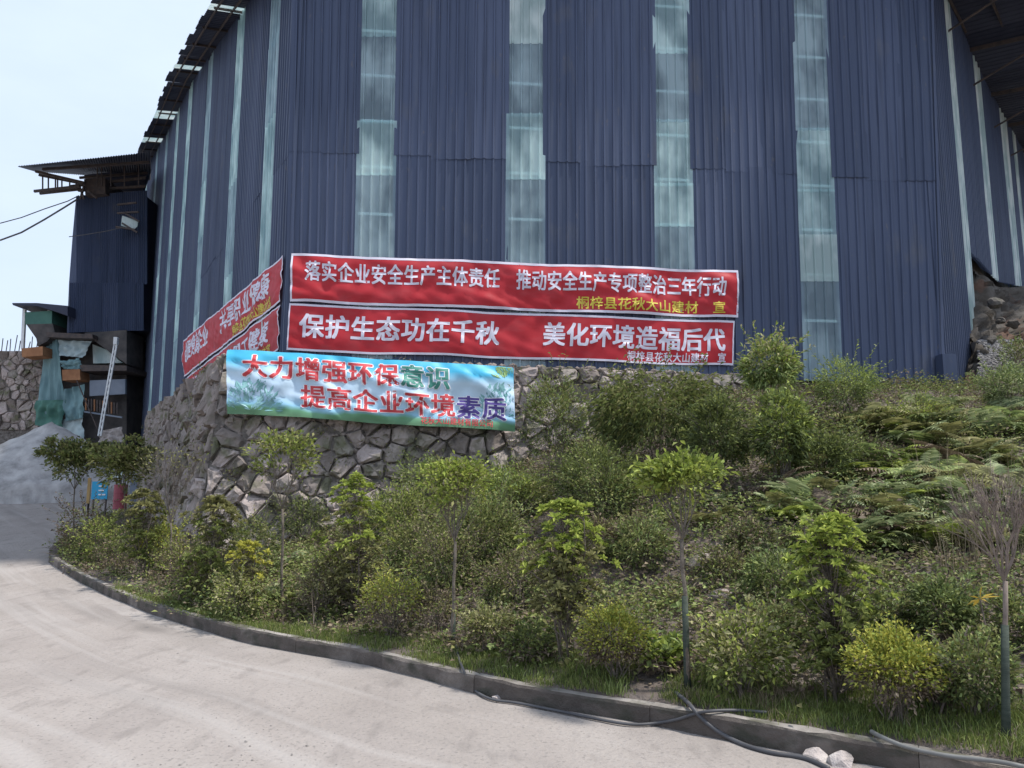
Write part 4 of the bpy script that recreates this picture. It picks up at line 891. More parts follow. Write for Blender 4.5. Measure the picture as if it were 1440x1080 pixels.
# --- upright shrub with whorls of long leaves at the branch ends
WH = {}
def whorl_mesh(k, mt):
    if (k, mt) in WH: return WH[(k, mt)]
    rng = np.random.default_rng(k + 40); n = 14; a = np.arange(n) * 2.4 + rng.normal(0, .2, n); el = rng.uniform(.15, 1.1, n)
    D = np.stack([np.cos(a)*np.cos(el), np.sin(a)*np.cos(el), np.sin(el)], 1); V = leaf_arrays(np.zeros((n, 3)), D, rng.uniform(.75, 1.1, n), rng.uniform(.24, .34, n), rng, .3, .25)
    me = leaf_mesh('leaf_whorl', V, [M[mt]]); WH[(k, mt)] = me; return me
def whorl_shrub(base, cc, rx, rz, label, mts, nw=70, seed=0, ll=.11, group='upright shrubs with whorled leaves'):
    rnd = random.Random(seed); rng = np.random.default_rng(seed); B = spot(*base); s = B.y / F; C = at(cc[0], cc[1], B.y); rx *= s; rz *= s
    root = plant('whorled_shrub', B, label, 'shrub', group); mb = MB(); stem = MB(); tips = []
    nst = 4
    for k in range(nst): 
        tp = Vector((C.x + rnd.uniform(-.45,.45)*rx, C.y + rnd.uniform(-.4,.4)*rx, C.z + rz*rnd.uniform(.3,.9))); pts = [B.lerp(tp, t) + Vector((rnd.gauss(0,.03), rnd.gauss(0,.03), 0)) for t in (0,.25,.5,.75,1)]; pts[0] = B - Vector((0,0,.05)) + Vector((rnd.gauss(0,.03), rnd.gauss(0,.03), 0))
        stem.tube(pts, [.013,.011,.009,.007,.004], 5)
        tips.append((pts[-1], Vector((0,0,1)), .012))
    for k in range(int(nw*2.2)):
        a = rnd.uniform(0, 6.283); h = rnd.uniform(-.85, .98); rad = math.sqrt(max(.05, 1 - h*h)) * rnd.uniform(.2, 1.15) * (.55 + .45*abs(math.sin(a*1.5 + seed + h*2.2)))
        if h < 0: rad *= 1.0
        T = Vector((C.x + math.cos(a)*rad*rx, C.y + math.sin(a)*rad*rx*.8, C.z + h*rz)); st_ = Vector((C.x + (T.x-C.x)*.12, C.y + (T.y-C.y)*.12, max(B.z+.1, T.z - rnd.uniform(.12,.3))))
        mid = st_.lerp(T, .6) - Vector((0,0,.03)); mb.tube([st_, mid, T], [.006,.004,.003], 3, False); d = (T - mid).normalized(); tips.append((T, d, .02))
    stem.build('stem', M['bark'], root, True); mb.build('branches', M['bark'], root)
    for k, (T, d, _) in enumerate(tips):
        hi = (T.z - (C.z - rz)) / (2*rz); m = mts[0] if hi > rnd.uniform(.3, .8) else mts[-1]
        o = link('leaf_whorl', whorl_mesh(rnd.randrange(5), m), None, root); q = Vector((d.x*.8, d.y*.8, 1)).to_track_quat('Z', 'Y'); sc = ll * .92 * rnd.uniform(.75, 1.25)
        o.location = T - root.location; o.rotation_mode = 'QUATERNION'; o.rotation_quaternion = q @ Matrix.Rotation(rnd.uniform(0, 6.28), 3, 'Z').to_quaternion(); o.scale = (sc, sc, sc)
    return root
# --- rounded clipped shrub
def ball_shrub(base, cc, rx, rz, label, mts, n=2600, seed=0, ll=.045, cat='shrub', name='rounded_shrub', group='rounded shrubs along the kerb', stems=16, under='leaf_brown', low=-.75, wid=.5, droop=.15, clump=70, noup=False, shoots=16):
    rnd = random.Random(seed); rng = np.random.default_rng(seed + 99); B = spot(*base); s = B.y / F; C = at(cc[0], cc[1], B.y); rx *= s; rz *= s
    root = plant(name, B, label, cat, group); mb = MB(); 
    for k in range(stems):
        a = rnd.uniform(0, 6.283); q = rnd.uniform(.2, .85); T = Vector((C.x + math.cos(a)*rx*q, C.y + math.sin(a)*rx*q*.8, C.z + rz*rnd.uniform(-.2,.6))); m_ = B.lerp(T, .5) + Vector((rnd.gauss(0,.04), rnd.gauss(0,.04), -.02))
        mb.tube([B + Vector((rnd.gauss(0,.04), rnd.gauss(0,.04), -.04)), m_, T], [.009,.006,.003], 3, False)
    SP_ = []; SD_ = []
    for k in range(shoots):
        d = Vector((rnd.gauss(0,1), rnd.gauss(0,.8), abs(rnd.gauss(.5,.6)))).normalized(); a_ = C + Vector((d.x*rx, d.y*rx*.8, d.z*rz))*.5; d2 = (d + Vector((0,0,rnd.uniform(.1,.7)))).normalized(); L2 = min(rx, rz) * rnd.uniform(.75, 1.35)
        e_ = a_ + d2*L2; mb.tube([a_, a_.lerp(e_, .5) + Vector((rnd.gauss(0,.01),0,.01)), e_], [.004,.003,.0015], 3, False)
        for t in np.linspace(.3, 1, 16): SP_.append((a_.lerp(e_, t))[:]); q_ = Vector((rnd.gauss(0,1), rnd.gauss(0,1), rnd.gauss(.3,.5))) + d2*.8; SD_.append(q_[:])
    mb.build('stems', M['bark'], root)
    cen, cd_ = dome_points(rng, clump, C, rx*.88, rx*.75, rz*.88, .5, low); m = len(cen); ci = rng.integers(0, m, n); cr = rx * .26
    P = cen[ci] + rng.normal(0, 1, (n, 3)) * cr * .45; D = cd_[ci] + rng.normal(0, .6, (n, 3)); D[:, 2] += .25
    P = np.concatenate([P, np.array(SP_)]); D = np.concatenate([D, np.array(SD_)]); n = len(P)
    # keep leaves above the ground
    P[:, 2] = np.maximum(P[:, 2], B.z + .02)
    V = leaf_arrays(P, D, rng.uniform(.6, 1.25, n)*ll, rng.uniform(.7, 1.2, n)*ll*wid, rng, droop)
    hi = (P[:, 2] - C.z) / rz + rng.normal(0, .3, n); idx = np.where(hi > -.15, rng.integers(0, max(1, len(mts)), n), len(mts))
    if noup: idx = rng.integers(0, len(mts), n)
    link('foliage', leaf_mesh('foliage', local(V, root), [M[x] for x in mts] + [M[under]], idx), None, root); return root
# --- ferns
def fern_mesh(k, mt='leaf_fern'):
    rnd = random.Random(k); V = []; Fc = []
    for f in range(9):
        a = 2*math.pi*f/9 + rnd.uniform(-.25,.25); ln = rnd.uniform(.75, 1.1); el = rnd.uniform(.75, 1.2); n = 17; p = Vector((0,0,0)); P = []
        for i in range(n+1):
            t = i/n; e = el - t*(1.55 + .2*rnd.random()); P.append((p.copy(), e)); p = p + Vector((math.cos(a)*math.cos(e), math.sin(a)*math.cos(e), math.sin(e))) * ln/n
        sd_ = Vector((-math.sin(a), math.cos(a), 0))
        for i in range(2, n):
            q, e = P[i]; fwd = (P[i+1][0] - q).normalized(); t = i/n; w = .25 * math.sin(math.pi*min(1, t*.93+.1))**.8 * (1 if t < .55 else (1-t)/.45*.92+.08)
            for sg in (-1, 1):
                tip = q + sd_*sg*w + fwd*w*.32 - Vector((0,0,w*.22)); b = len(V); up = sd_.cross(fwd)*(.0)
                V += [q - fwd*.008, q + fwd*.03, tip, q + sd_*sg*w*.5 + fwd*(w*.16+.03) - Vector((0,0,.0))]; Fc += [(b, b+1, b+3) if sg > 0 else (b, b+3, b+1), (b, b+3, b+2) if sg > 0 else (b, b+2, b+3)]
    me = bpy.data.meshes.new('fern_fronds'); me.from_pydata([tuple(v) for v in V], [], Fc); me.update(); me.materials.append(M[mt]); return me
FERN = [fern_mesh(k, m) for k, m in ((1,'leaf_fern'),(2,'leaf_lime'),(3,'leaf_jade'),(4,'leaf_fern'),(5,'leaf_olive'),(6,'leaf_pale'),(7,'leaf_green'),(8,'leaf_brown'))]
rf = random.Random(77)
def fern(px, row, size, lab='arching green fern growing on the right bank among other ferns', grp='ferns on the bank'):
    p = spot(px, row); o = link('fern', FERN[rf.choice((0,0,1,2,2,3,3,4,4,5,6,7))]); o.location = p + Vector((0,0,.07)); o.rotation_euler = (rf.uniform(-.2,.5), rf.uniform(-.35,.35), rf.uniform(0, 6.28)); z = size * rf.uniform(.8, 1.2); o.scale = (z, z, z*rf.uniform(.8,1.1)); tag(o, lab, 'fern', grp)
# ---------------------------------------------------------------- plants
young_tree((103,770), (106,648), 38, 40, 'leftmost young tree, dark green crown, in front of the grey gravel heap', ['leaf_green','leaf_dark','leaf_olive'], 3600, seed=1, ll=.1, dens=3, topbias=-.05, fork=1.0)
young_tree((176,775), (176,655), 42, 40, 'young dark green tree second from the left, in front of the drums and boards', ['leaf_green','leaf_olive'], 3600, seed=2, ll=.1, topbias=-.05, fork=1.0)
young_tree((240,812), (242,672), 48, 46, 'nearly leafless grey twiggy young tree before the shaded end of the stone wall', ['leaf_olive'], 160, bare=True, seed=3, ll=.06)
young_tree((396,856), (398,650), 50, 48, 'thin young tree with sparse olive crown before the left part of the stone wall', ['leaf_olive','leaf_lime','leaf_green'], 1100, seed=4, ll=.07, bark='bark')
young_tree((637,908), (640,688), 56, 42, 'young tree with green wrapped trunk foot below the right end of the blue banner', ['leaf_lime','leaf_lime','leaf_olive'], 2300, wrap=.3, seed=5, ll=.055, fork=1.7)
young_tree((967,972), (958,680), 68, 38, 'young tree with bright lime flat crown and dark green wrapped trunk, middle of the bank', ['leaf_lime','leaf_lime','leaf_green'], 2600, wrap=.62, seed=6, ll=.062, fork=2.0, topbias=.3)
young_tree((1415,1042), (1412,735), 75, 75, 'leafless reddish young tree with grey green wrapped trunk at the right edge', ['leaf_brown'], 60, wrap=.72, bare=True, seed=7, ll=.04, bark='bark_pale', fork=1.05, dens=4)
whorl_shrub((1172,992), (1172,842), 72, 112, 'tallest lime whorled shrub, right foreground beside the yellow round shrub', ['leaf_lime','leaf_green'], 120, 11, .1)
whorl_shrub((790,938), (796,792), 68, 84, 'broad whorled shrub behind the left yellow round shrub, bright tips on top', ['leaf_lime','leaf_olive'], 110, 12, .1)
whorl_shrub((503,868), (500,760), 55, 92, 'slim tall whorled shrub right of the shaded wall corner and the sparse tree', ['leaf_lime','leaf_olive'], 90, 13, .11)
whorl_shrub((305,852), (302,762), 50, 62, 'olive whorled shrub in front of the stone wall corner', ['leaf_olive','leaf_green'], 70, 14, .12)
whorl_shrub((205,812), (200,742), 42, 52, 'small bright whorled shrub between second tree and bare grey tree', ['leaf_olive','leaf_green'], 55, 15, .13)
whorl_shrub((350,868), (345,805), 34, 42, 'yellow green whorled shrub left of the sparse olive tree trunk', ['leaf_yellow','leaf_olive'], 55, 16, .09)
ball_shrub((865,958), (865,896), 48, 44, 'round bright yellow shrub in mid bed, left of the green wrapped lime tree', ['leaf_yellow','leaf_yellow','leaf_lime'], 5500, 21, .036)
ball_shrub((1257,1018), (1258,940), 66, 54, 'largest round yellow shrub, right foreground beside the tall lime shrub', ['leaf_yellow','leaf_yellow','leaf_lime'], 8000, 22, .036)
ball_shrub((548,895), (548,846), 46, 40, 'lime green round shrub below the slim tall whorled shrub', ['leaf_lime','leaf_yellow','leaf_olive'], 2300, 23, .045)
ball_shrub((450,868), (448,832), 34, 28, 'low rusty tipped shrub right beside the sparse olive tree trunk', ['leaf_olive','leaf_brown','leaf_pale'], 1200, 24, .045)
ball_shrub((690,918), (688,882), 38, 30, 'low shrub with cream coloured leaves beside the green wrapped tree foot', ['leaf_pale','leaf_olive','leaf_green'], 1300, 25, .05)
ball_shrub((742,936), (742,908), 38, 24, 'low dense dark green shrub left of the broad whorled shrub foot', ['leaf_green','leaf_dark'], 1400, 26, .045)
ball_shrub((1045,985), (1045,920), 66, 52, 'wide shrub with large pale tipped leaves right of the green wrapped lime tree', ['leaf_pale','leaf_olive','leaf_lime'], 2000, 27, .062, under='leaf_green')
ball_shrub((1375,1012), (1372,945), 58, 56, 'dense mid green shrub left of the leafless tree trunk', ['leaf_green','leaf_jade','leaf_olive'], 2800, 28, .045, under='leaf_dark')
ball_shrub((118,790), (120,742), 38, 36, 'dark purplish brown shrub at the left tip of the bed', ['leaf_brown','leaf_dark','leaf_brown'], 1500, 29, .07)
ball_shrub((262,830), (262,790), 42, 34, 'dull olive shrub at the foot of the bare grey tree', ['leaf_olive','leaf_brown','leaf_green'], 1500, 30, .06)
ball_shrub((160,810), (165,778), 34, 26, 'low dark shrub near the kerb at the left', ['leaf_dark','leaf_brown','leaf_green'], 1100, 31, .06)
ball_shrub((610,890), (612,858), 32, 30, 'brownish thin shrub left of the green wrapped tree foot', ['leaf_brown','leaf_olive'], 900, 32, .045)
ball_shrub((400,884), (330,850), 1, 1, 'tiny', ['leaf_olive'], 5, 33) if False else None
ball_shrub((930,950), (930,925), 26, 20, 'small leafy green weed between yellow shrub and lime tree', ['leaf_jade','leaf_lime'], 300, 34, .1, stems=4)
ball_shrub((1320,1000), (1318,955), 30, 34, 'loose grassy green shrub between largest yellow shrub and dense green one', ['leaf_jade','leaf_olive'], 900, 35, .07, wid=.25)
BG = 'wild bushes on the bank'
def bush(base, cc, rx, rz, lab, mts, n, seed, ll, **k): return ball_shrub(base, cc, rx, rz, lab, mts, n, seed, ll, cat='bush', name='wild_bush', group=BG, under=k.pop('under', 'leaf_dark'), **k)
bush((925,655), (925,582), 100, 62, 'wide feathery olive bush reaching up to the lower red banner', ['leaf_green','leaf_olive','leaf_green'], 8500, 41, .11, wid=.22, droop=.5, clump=120)
bush((1085,640), (1082,515), 44, 42, 'tall pale green bush top right of the red banners', ['leaf_lime','leaf_jade','leaf_pale'], 3600, 42, .1, wid=.35, under='leaf_jade')
bush((1100,690), (1100,605), 42, 62, 'yellow green bush below the tall pale one by the red banners', ['leaf_lime','leaf_jade','leaf_green'], 4000, 43, .09, wid=.35)
bush((1185,590), (1190,545), 46, 40, 'bright green bush before the bottom of the rightmost pale shed strip', ['leaf_jade','leaf_jade','leaf_lime'], 3000, 44, .08, wid=.3)
bush((1225,545), (1232,525), 12, 26, 'thin sapling standing against the blue siding at the right', ['leaf_jade'], 160, 45, .1, wid=.25, stems=2)
bush((780,680), (782,590), 52, 70, 'thin scrambling bush just right of the blue banner', ['leaf_green','leaf_olive','leaf_jade'], 3600, 46, .08, wid=.35)
bush((840,720), (840,672), 70, 48, 'dark green bush under the feathery one', ['leaf_green','leaf_dark','leaf_green'], 4000, 47, .08, wid=.35)
bush((1015,690), (1010,610), 48, 66, 'dark bush between the feathery and the yellow green bush', ['leaf_dark','leaf_green'], 3600, 48, .085, wid=.35)
bush((610,715), (610,678), 62, 34, 'low green bush against the wall below the blue banner', ['leaf_jade','leaf_green'], 3000, 49, .075, wid=.4)
bush((715,735), (715,698), 56, 38, 'low bright green bush at the right foot of the stone wall', ['leaf_jade','leaf_green','leaf_lime'], 3200, 50, .075, wid=.4)
bush((1160,690), (1160,640), 56, 44, 'dark bush right of the yellow green bush', ['leaf_dark','leaf_green'], 2800, 51, .08, wid=.35)
bush((1290,612), (1290,590), 62, 26, 'olive brush along the foot of the blue siding at the right', ['leaf_olive','leaf_lime','leaf_green'], 2300, 52, .07, wid=.35)
bush((1420,580), (1418,545), 42, 34, 'fresh green brush below the dirt slope at the right edge', ['leaf_jade','leaf_fern'], 2200, 53, .08, wid=.35)
bush((1425,440), (1425,418), 34, 22, 'small dark bush on top of the dirt slope under the shed', ['leaf_dark','leaf_green'], 900, 54, .09, wid=.35)
bush((680,800), (672,760), 60, 42, 'loose olive bush behind the green wrapped tree trunk', ['leaf_olive','leaf_green'], 2600, 55, .06, wid=.4)
bush((590,800), (585,765), 46, 42, 'dull green bush between slim whorled shrub and wrapped tree', ['leaf_green','leaf_olive'], 2300, 56, .06, wid=.4)
bush((895,800), (900,770), 50, 36, 'grassy green bush behind the lime tree trunk', ['leaf_jade','leaf_green','leaf_olive'], 2200, 57, .08, wid=.25)
bush((1100,850), (1095,815), 52, 36, 'low dark green bush behind the wide pale tipped shrub', ['leaf_green','leaf_dark','leaf_jade'], 2000, 58, .06, wid=.4)
bush((1330,900), (1325,860), 50, 44, 'dark green bush between the tall lime shrub and the leafless tree', ['leaf_green','leaf_jade','leaf_dark'], 2400, 59, .06, wid=.4)
for px, row, rx, rz, lab, m in ((850,760,40,30,'brownish low bush in the middle bank above the broad whorled shrub', ['leaf_brown','leaf_olive']), (750,700,40,30,'dim green bush between two low bright bushes', ['leaf_green','leaf_olive']),
        (1060,760,45,25,'thin brown bush right of the lime crown', ['leaf_brown','leaf_olive','leaf_dark']), (1230,650,48,28,'dark brown bush in the right bank below the olive brush', ['leaf_dark','leaf_brown']), (430,735,40,40,'dark green scrub at the wall right of the sparse tree crown', ['leaf_dark','leaf_green']), (540,722,40,26,'fresh green scrub at the wall foot', ['leaf_jade','leaf_green'])):
    bush((px, row+rz*.8), (px, row), rx, rz, lab, m, 1700, px, .065, wid=.4)
for px, row, rx, rz, lab, m, n_, ll_ in (
    (140,765,32,40,'bushy olive shrub under the second tree crown',['leaf_olive','leaf_lime','leaf_green'],1500,.08),
    (228,775,40,42,'yellow olive shrub left of the bare grey tree trunk',['leaf_olive','leaf_yellow','leaf_lime'],2000,.075),
    (285,815,46,40,'olive brown shrub with yellow tips before the wall corner foot',['leaf_olive','leaf_lime','leaf_brown'],2200,.065),
    (335,845,36,32,'pale olive shrub near the kerb below the wall corner',['leaf_pale','leaf_olive','leaf_lime'],1500,.055),
    (475,812,46,46,'olive shrub at the foot of the slim tall whorled shrub',['leaf_olive','leaf_brown','leaf_lime'],2200,.06),
    (565,735,52,56,'tall loose green bush right of the slim tall whorled shrub',['leaf_lime','leaf_olive','leaf_green'],2800,.07),
    (455,700,40,44,'dark green bush right of the sparse olive crown against the stones',['leaf_green','leaf_jade','leaf_dark'],2000,.08),
    (625,790,52,50,'tangled olive bush left of the green wrapped trunk',['leaf_olive','leaf_green','leaf_brown'],2400,.06),
    (690,745,56,58,'tall mixed green bush right of the green wrapped tree crown',['leaf_jade','leaf_olive','leaf_green'],3000,.07),
    (730,820,54,48,'brownish olive bush left of the broad whorled shrub',['leaf_olive','leaf_brown','leaf_green'],2400,.055),
    (850,700,56,46,'mid green bush filling the slope below the feathery bush',['leaf_green','leaf_olive','leaf_jade'],2600,.07),
    (1090,880,40,34,'olive bush behind the wide pale tipped shrub',['leaf_olive','leaf_jade'],1500,.05),
    (1240,870,40,34,'rambling green bush right of the tall lime shrub crown',['leaf_jade','leaf_olive','leaf_dark'],1700,.05),
    (1020,800,44,26,'low dull bush right of the lime tree trunk',['leaf_olive','leaf_brown','leaf_green'],1500,.055),
    (1425,880,36,50,'green scrub behind the leafless tree trunk',['leaf_olive','leaf_jade','leaf_green'],1700,.05),
    (1150,760,46,26,'low green scrub above the tall lime shrub',['leaf_green','leaf_jade','leaf_brown'],1500,.06)):
    bush((px, row+rz*.85), (px, row), rx, rz, lab, m, n_, px+7, ll_, wid=.42, shoots=22)
rw_ = np.random.default_rng(12); P = []; D = []
for k in range(190):
    onf = rw_.random() < .72; u, v = (rw_.uniform(0, WL), rw_.uniform(.1, 1)**.8*Hs) if onf else (rw_.uniform(0, SLn), rw_.uniform(.2, 1)*Hs); b_ = np.array((mapF if onf else mapS)(u, v, .12)); z_ = rw_.integers(8, 42)
    P.append(b_ + rw_.normal(0, 1, (z_, 3)) * [.12, .04, .1]); D.append(rw_.normal(0, .6, (z_, 3)) + [0, -.6, .2])
P = np.concatenate(P); D = np.concatenate(D); o = link('wall_weeds', leaf_mesh('wall_weeds', leaf_arrays(P, D, rw_.uniform(.04,.09,len(P)), rw_.uniform(.02,.04,len(P)), rw_, .3), [M['leaf_olive'], M['leaf_green'], M['dry_grass']], rw_.integers(0, 3, len(P))), None, sw); o['kind'] = 'stuff'
bush((358,805), (355,768), 44, 38, 'dark scrub at the stone wall foot left of the sparse olive tree trunk', ['leaf_green','leaf_dark','leaf_olive'], 2200, 61, .07, wid=.42)
bush((1395,412), (1395,402), 22, 9, 'tiny weed clump directly under the cut base of the right shed wall', ['leaf_olive','leaf_dark'], 500, 62, .08, wid=.35) if False else None
bush((1432,520), (1432,500), 26, 24, 'weedy tuft on the dirt slope at the right edge', ['leaf_jade','leaf_olive'], 900, 63, .08, wid=.35)
# the plant with a few big orange yellow leaves
B = spot(1392, 955); t = plant('big_leaved_plant', B, 'spindly plant topped by a few big orange yellow leaves left of the leafless tree', 'plant'); T = at(1378, 842, B.y); mb = MB().tube([B, B.lerp(T, .5) + Vector((.03,0,0)), T], [.009,.007,.005], 5); mb.build('stem', M['bark_pale'], t)
rr = random.Random(4)
for k, (px, row) in enumerate(((1364,848),(1366,838),(1380,829),(1392,836),(1402,838),(1385,845),(1372,848))):
    q = at(px, row, B.y + rr.uniform(-.05,.05)); V = leaf_arrays(np.array([list(T)]), np.array([list(q - T)]), [(q-T).length + .04], [.035], np.random.default_rng(k), .05, .2); link('leaf', leaf_mesh('leaf', local(V, t), [M['leaf_orange']]), None, t)
# ferns
for _ in range(150):
    px = rf.uniform(1095, 1445); row = rf.uniform(585, 790)
    if px < 1200 and row < 640: continue
    if rf.random() > .35 + .65*min(1, (px-1080)/180): continue
    fern(px, row, .85 - (row-580)*.0009)
for px, row, z in ((395,742,.5),(430,760,.55),(465,740,.5),(420,800,.5),(455,815,.45),(408,850,.4),(385,845,.4),(450,770,.5),(495,720,.5),(975,720,.45),(1000,745,.5),(1030,730,.45),(945,735,.4),(1010,715,.4),(600,740,.45),(650,735,.4),(560,745,.45),(530,780,.4),(690,735,.45),(880,700,.45),(1080,790,.4),(1120,800,.4)):
    fern(px, row, z, 'fern tucked among the bushes below the stone wall and mid bank', 'scattered ferns')
LM = [('leafless tree at the right edge',1412,700),('tallest lime whorled shrub',1172,760),('lime crowned tree',958,680),('right foot of the blue shed',1360,545),('yellow green bush by the red banners',1100,620),('olive brush under the blue siding',1290,590),('sparse olive tree',396,700),('slim whorled shrub',500,740),('wrapped tree below the blue banner',640,700),('dirt slope',1435,540)]
cnt = {}
for o in sorted([o for o in COL.objects if o.name.startswith('fern') and o.get('category')], key=lambda o: 0):
    v = o.location - CAM; c, s_ = math.cos(PITCH), math.sin(PITCH); dz = v.y*c + v.z*s_; px = 720 + F*v.x/dz; row = 540 - F*(-v.y*s_ + v.z*c)/dz
    nm, lx, lr = min(LM, key=lambda l: math.hypot(l[1]-px, l[2]-row)); dx, dy = px-lx, row-lr
    dr = ('upper ' if dy < -15 else 'lower ' if dy > 15 else '') + ('left' if dx < 0 else 'right'); cnt.setdefault((nm, dr), []).append((math.hypot(dx, dy), o))
ORD = ['nearest','second nearest','third nearest','fourth nearest','fifth nearest','sixth nearest','seventh nearest','eighth nearest','ninth nearest','tenth nearest'] + ['%dth nearest' % k for k in range(11, 40)]
for (nm, dr), l in cnt.items():
    for k, (_, o) in enumerate(sorted(l, key=lambda a: a[0])): o['label'] = ('%s fern to the %s of the %s' % (ORD[k], dr, nm))
# ---------------------------------------------------------------- undergrowth, litter, grass (beyond counting)
rng = np.random.default_rng(50)
def scatter(n, u0, u1, t0, t1, mode=1.):
    out = []
    for _ in range(n):
        u = rng.uniform(u0, u1); t = t0 + (t1 - t0) * rng.random() ** mode; out.append(bank(u, t)[:])
    return np.array(out)
C_ = scatter(15000, ku[0] + .02, .82, .05, 1.0, .8); pn = np.array([noise.noise(Vector((c[0]*.55, c[1]*.55, 4))) for c in C_]); keep = (pn > -.28) | (rng.random(len(C_)) < .25); C_ = C_[keep]; pn = pn[keep]
n = len(C_); per = 15; ci = np.repeat(np.arange(n), per); rad = rng.uniform(.07, .22, n)[ci][:, None]; hgt = (.07 + .3 * np.clip(pn + .35, 0, 1) * rng.random(n) * 2)[ci]
off = rng.normal(0, 1, (len(ci), 3)) * rad; P = C_[ci] + off; P[:, 2] = C_[ci][:, 2] + rng.random(len(ci)) * hgt + .01; D = off / rad * .6 + rng.normal(0, .5, off.shape); D[:, 2] = np.abs(D[:, 2]) * .5 + .1
lsz = rng.uniform(.04, .095, n)[ci]; V = leaf_arrays(P, D, lsz * rng.uniform(.7, 1.2, len(ci)), lsz * rng.uniform(.3, .6, len(ci)), rng, .2)
sel = np.array([rng.choice([0,1,2,3,4,5], p=([.32,.08,.1,.2,.22,.08] if x > .05 else [.2,.12,.26,.16,.1,.16])) for x in pn])[ci]
o = link('undergrowth', leaf_mesh('undergrowth', V, [M[x] for x in ('leaf_green','leaf_dark','leaf_brown','leaf_olive','leaf_jade','dry_grass')], sel)); tag(o, kind='stuff', label='tangled weeds and low scrub covering the bank', cat='undergrowth')
# litter
C_ = scatter(9000, ku[0] + .02, .8, .03, .95, 1.); D = rng.normal(0, 1, C_.shape); D[:, 2] *= .15; V = leaf_arrays(C_ + [0,0,.015], D, rng.uniform(.03,.08,len(C_)), rng.uniform(.015,.035,len(C_)), rng, 0, .3)
o = link('leaf_litter', leaf_mesh('leaf_litter', V, [M['leaf_brown'], M['dry_grass']], rng.integers(0, 2, len(C_)))); tag(o, kind='stuff', label='dry fallen leaves lying on the bank soil', cat='leaf litter')
# dead twigs
mb = MB()
for _ in range(1300):
    p = bank(rng.uniform(ku[0], .8), rng.uniform(.06, .98)); d = Vector((rng.normal(0,1), rng.normal(0,1), abs(rng.normal(0,.6)))).normalized(); l = rng.uniform(.15,.55); mb.tube([p, p + d*l*.5 + Vector((0,0,.03)), p + d*l], [.004,.003,.0015], 3, False)
o = mb.build('dead_twigs', M['bark_pale'], None); tag(o, kind='stuff', label='thin dead twigs strewn through the bank scrub', cat='twigs')
# grass strip behind the kerb
def blades(C, per, h, w, sp_, mts, name, lab, lean=.35, pick=None):
    n = len(C); ci = np.repeat(np.arange(n), per); N = len(ci); off = rng.normal(0, sp_, (N, 3)); off[:, 2] = 0; P = C[ci] + off; a = rng.uniform(0, 6.283, N); ln = h * rng.uniform(.4, 1.25, N) * (rng.uniform(.5, 1.2, n)[ci])
    S = np.stack([np.cos(a), np.sin(a), np.zeros(N)], 1) * (w/2); lx = rng.normal(0, lean, (N, 2)); T = P + np.stack([lx[:,0]*ln, lx[:,1]*ln, ln], 1); Mi = P + np.stack([lx[:,0]*ln*.3, lx[:,1]*ln*.3, ln*.6], 1)
    V = np.stack([P - S, P + S, Mi + S*.7, Mi - S*.7, T], 1).reshape(-1, 3); b = np.arange(N)[:, None]*5; me = npmesh(name, V, [b + [0,1,2,3], b + [3,2,4]])
    for m in mts: me.materials.append(M[m])
    if len(mts) > 1: k = (rng.integers(0, len(mts), n) if pick is None else pick)[ci]; me.polygons.foreach_set('material_index', np.concatenate([k, k]).astype(np.int32))
    o = link(name, me); tag(o, kind='stuff', label=lab, cat='grass'); return o
def strip(n, u0, u1, d0, d1):
    out = []
    for _ in range(n):
        u = rng.uniform(u0, u1); y0 = np.interp(u, ku, ky); dd = d0 + (d1-d0)*rng.random(); y = y0 + .17 + dd; x = u*y; p = Vector((x, y, bank_z(x, y)))
        if noise.noise(Vector((x*1.3, y*1.3, 7))) < -.5: continue
        out.append(p[:])
    return np.array(out)
blades(strip(3600, -.5, .82, .0, .75), 16, .06, .006, .05, ['grass','grass','leaf_green'], 'verge_grass', 'short fresh grass growing behind the kerb')
blades(strip(900, -.5, .82, .0, 1.3), 10, .1, .007, .06, ['grass','leaf_jade','dry_grass'], 'tall_verge_grass', 'longer grass tufts at the feet of the shrubs')
blades(scatter(900, ku[0]+.05, .8, .1, .95), 10, .22, .007, .07, ['leaf_olive','dry_grass','grass'], 'bank_grass', 'coarse grass tufts scattered over the bank')
q = np.array([spot(rng.uniform(1290, 1440), rng.uniform(690, 830))[:] for _ in range(70)]); blades(q, 6, .75, .006, .1, ['dry_grass'], 'dry_stalks', 'tall dry pale stalks standing before the ferns at the right', .12)
q = np.array([spot(rng.uniform(1055, 1130), rng.uniform(975, 1000))[:] for _ in range(50)]); blades(q, 14, .13, .005, .05, ['dry_grass'], 'dry_tuft', 'straw coloured dry grass under the pale tipped shrub', .6)
# ---------------------------------------------------------------- stones, sticks, hoses, pebbles
rr = random.Random(31)
for px, row, r, lab, mt in ((1150,1072,.1,'pinkish broken rock at the kerb foot, left one of the pair by the hose','rock'),(1184,1075,.1,'whitish broken rock at the kerb foot, right one of the pair by the hose','rock'),(700,984,.05,'small white stone chunk beside the hose at the kerb','rock')):
    p = hit(px, row, road_z, 3, 30); mb = MB(); rock(mb, p + Vector((0,0,r*.35)), r, rr, .62, 1.35); o = mb.build('loose_rock', M[mt]); tag(o, lab, 'rock')
for px, row, r, lab in ((992,790,.26,'grey dusty rock in the bank right of the lime tree trunk'),(1262,860,.24,'pale brown rock above the largest yellow shrub'),(1030,770,.16,'dark rock in the bank below the scattered ferns'),(905,870,.14,'half buried stone behind the left yellow shrub'),(1020,835,.14,'flat stone lying in the middle bank')):
    p = spot(px, row); mb = MB(); rock(mb, p + Vector((0,0,-r*.12)), r, rr, .6, 1.3); o = mb.build('bank_rock', M['stone']); tag(o, lab, 'rock')
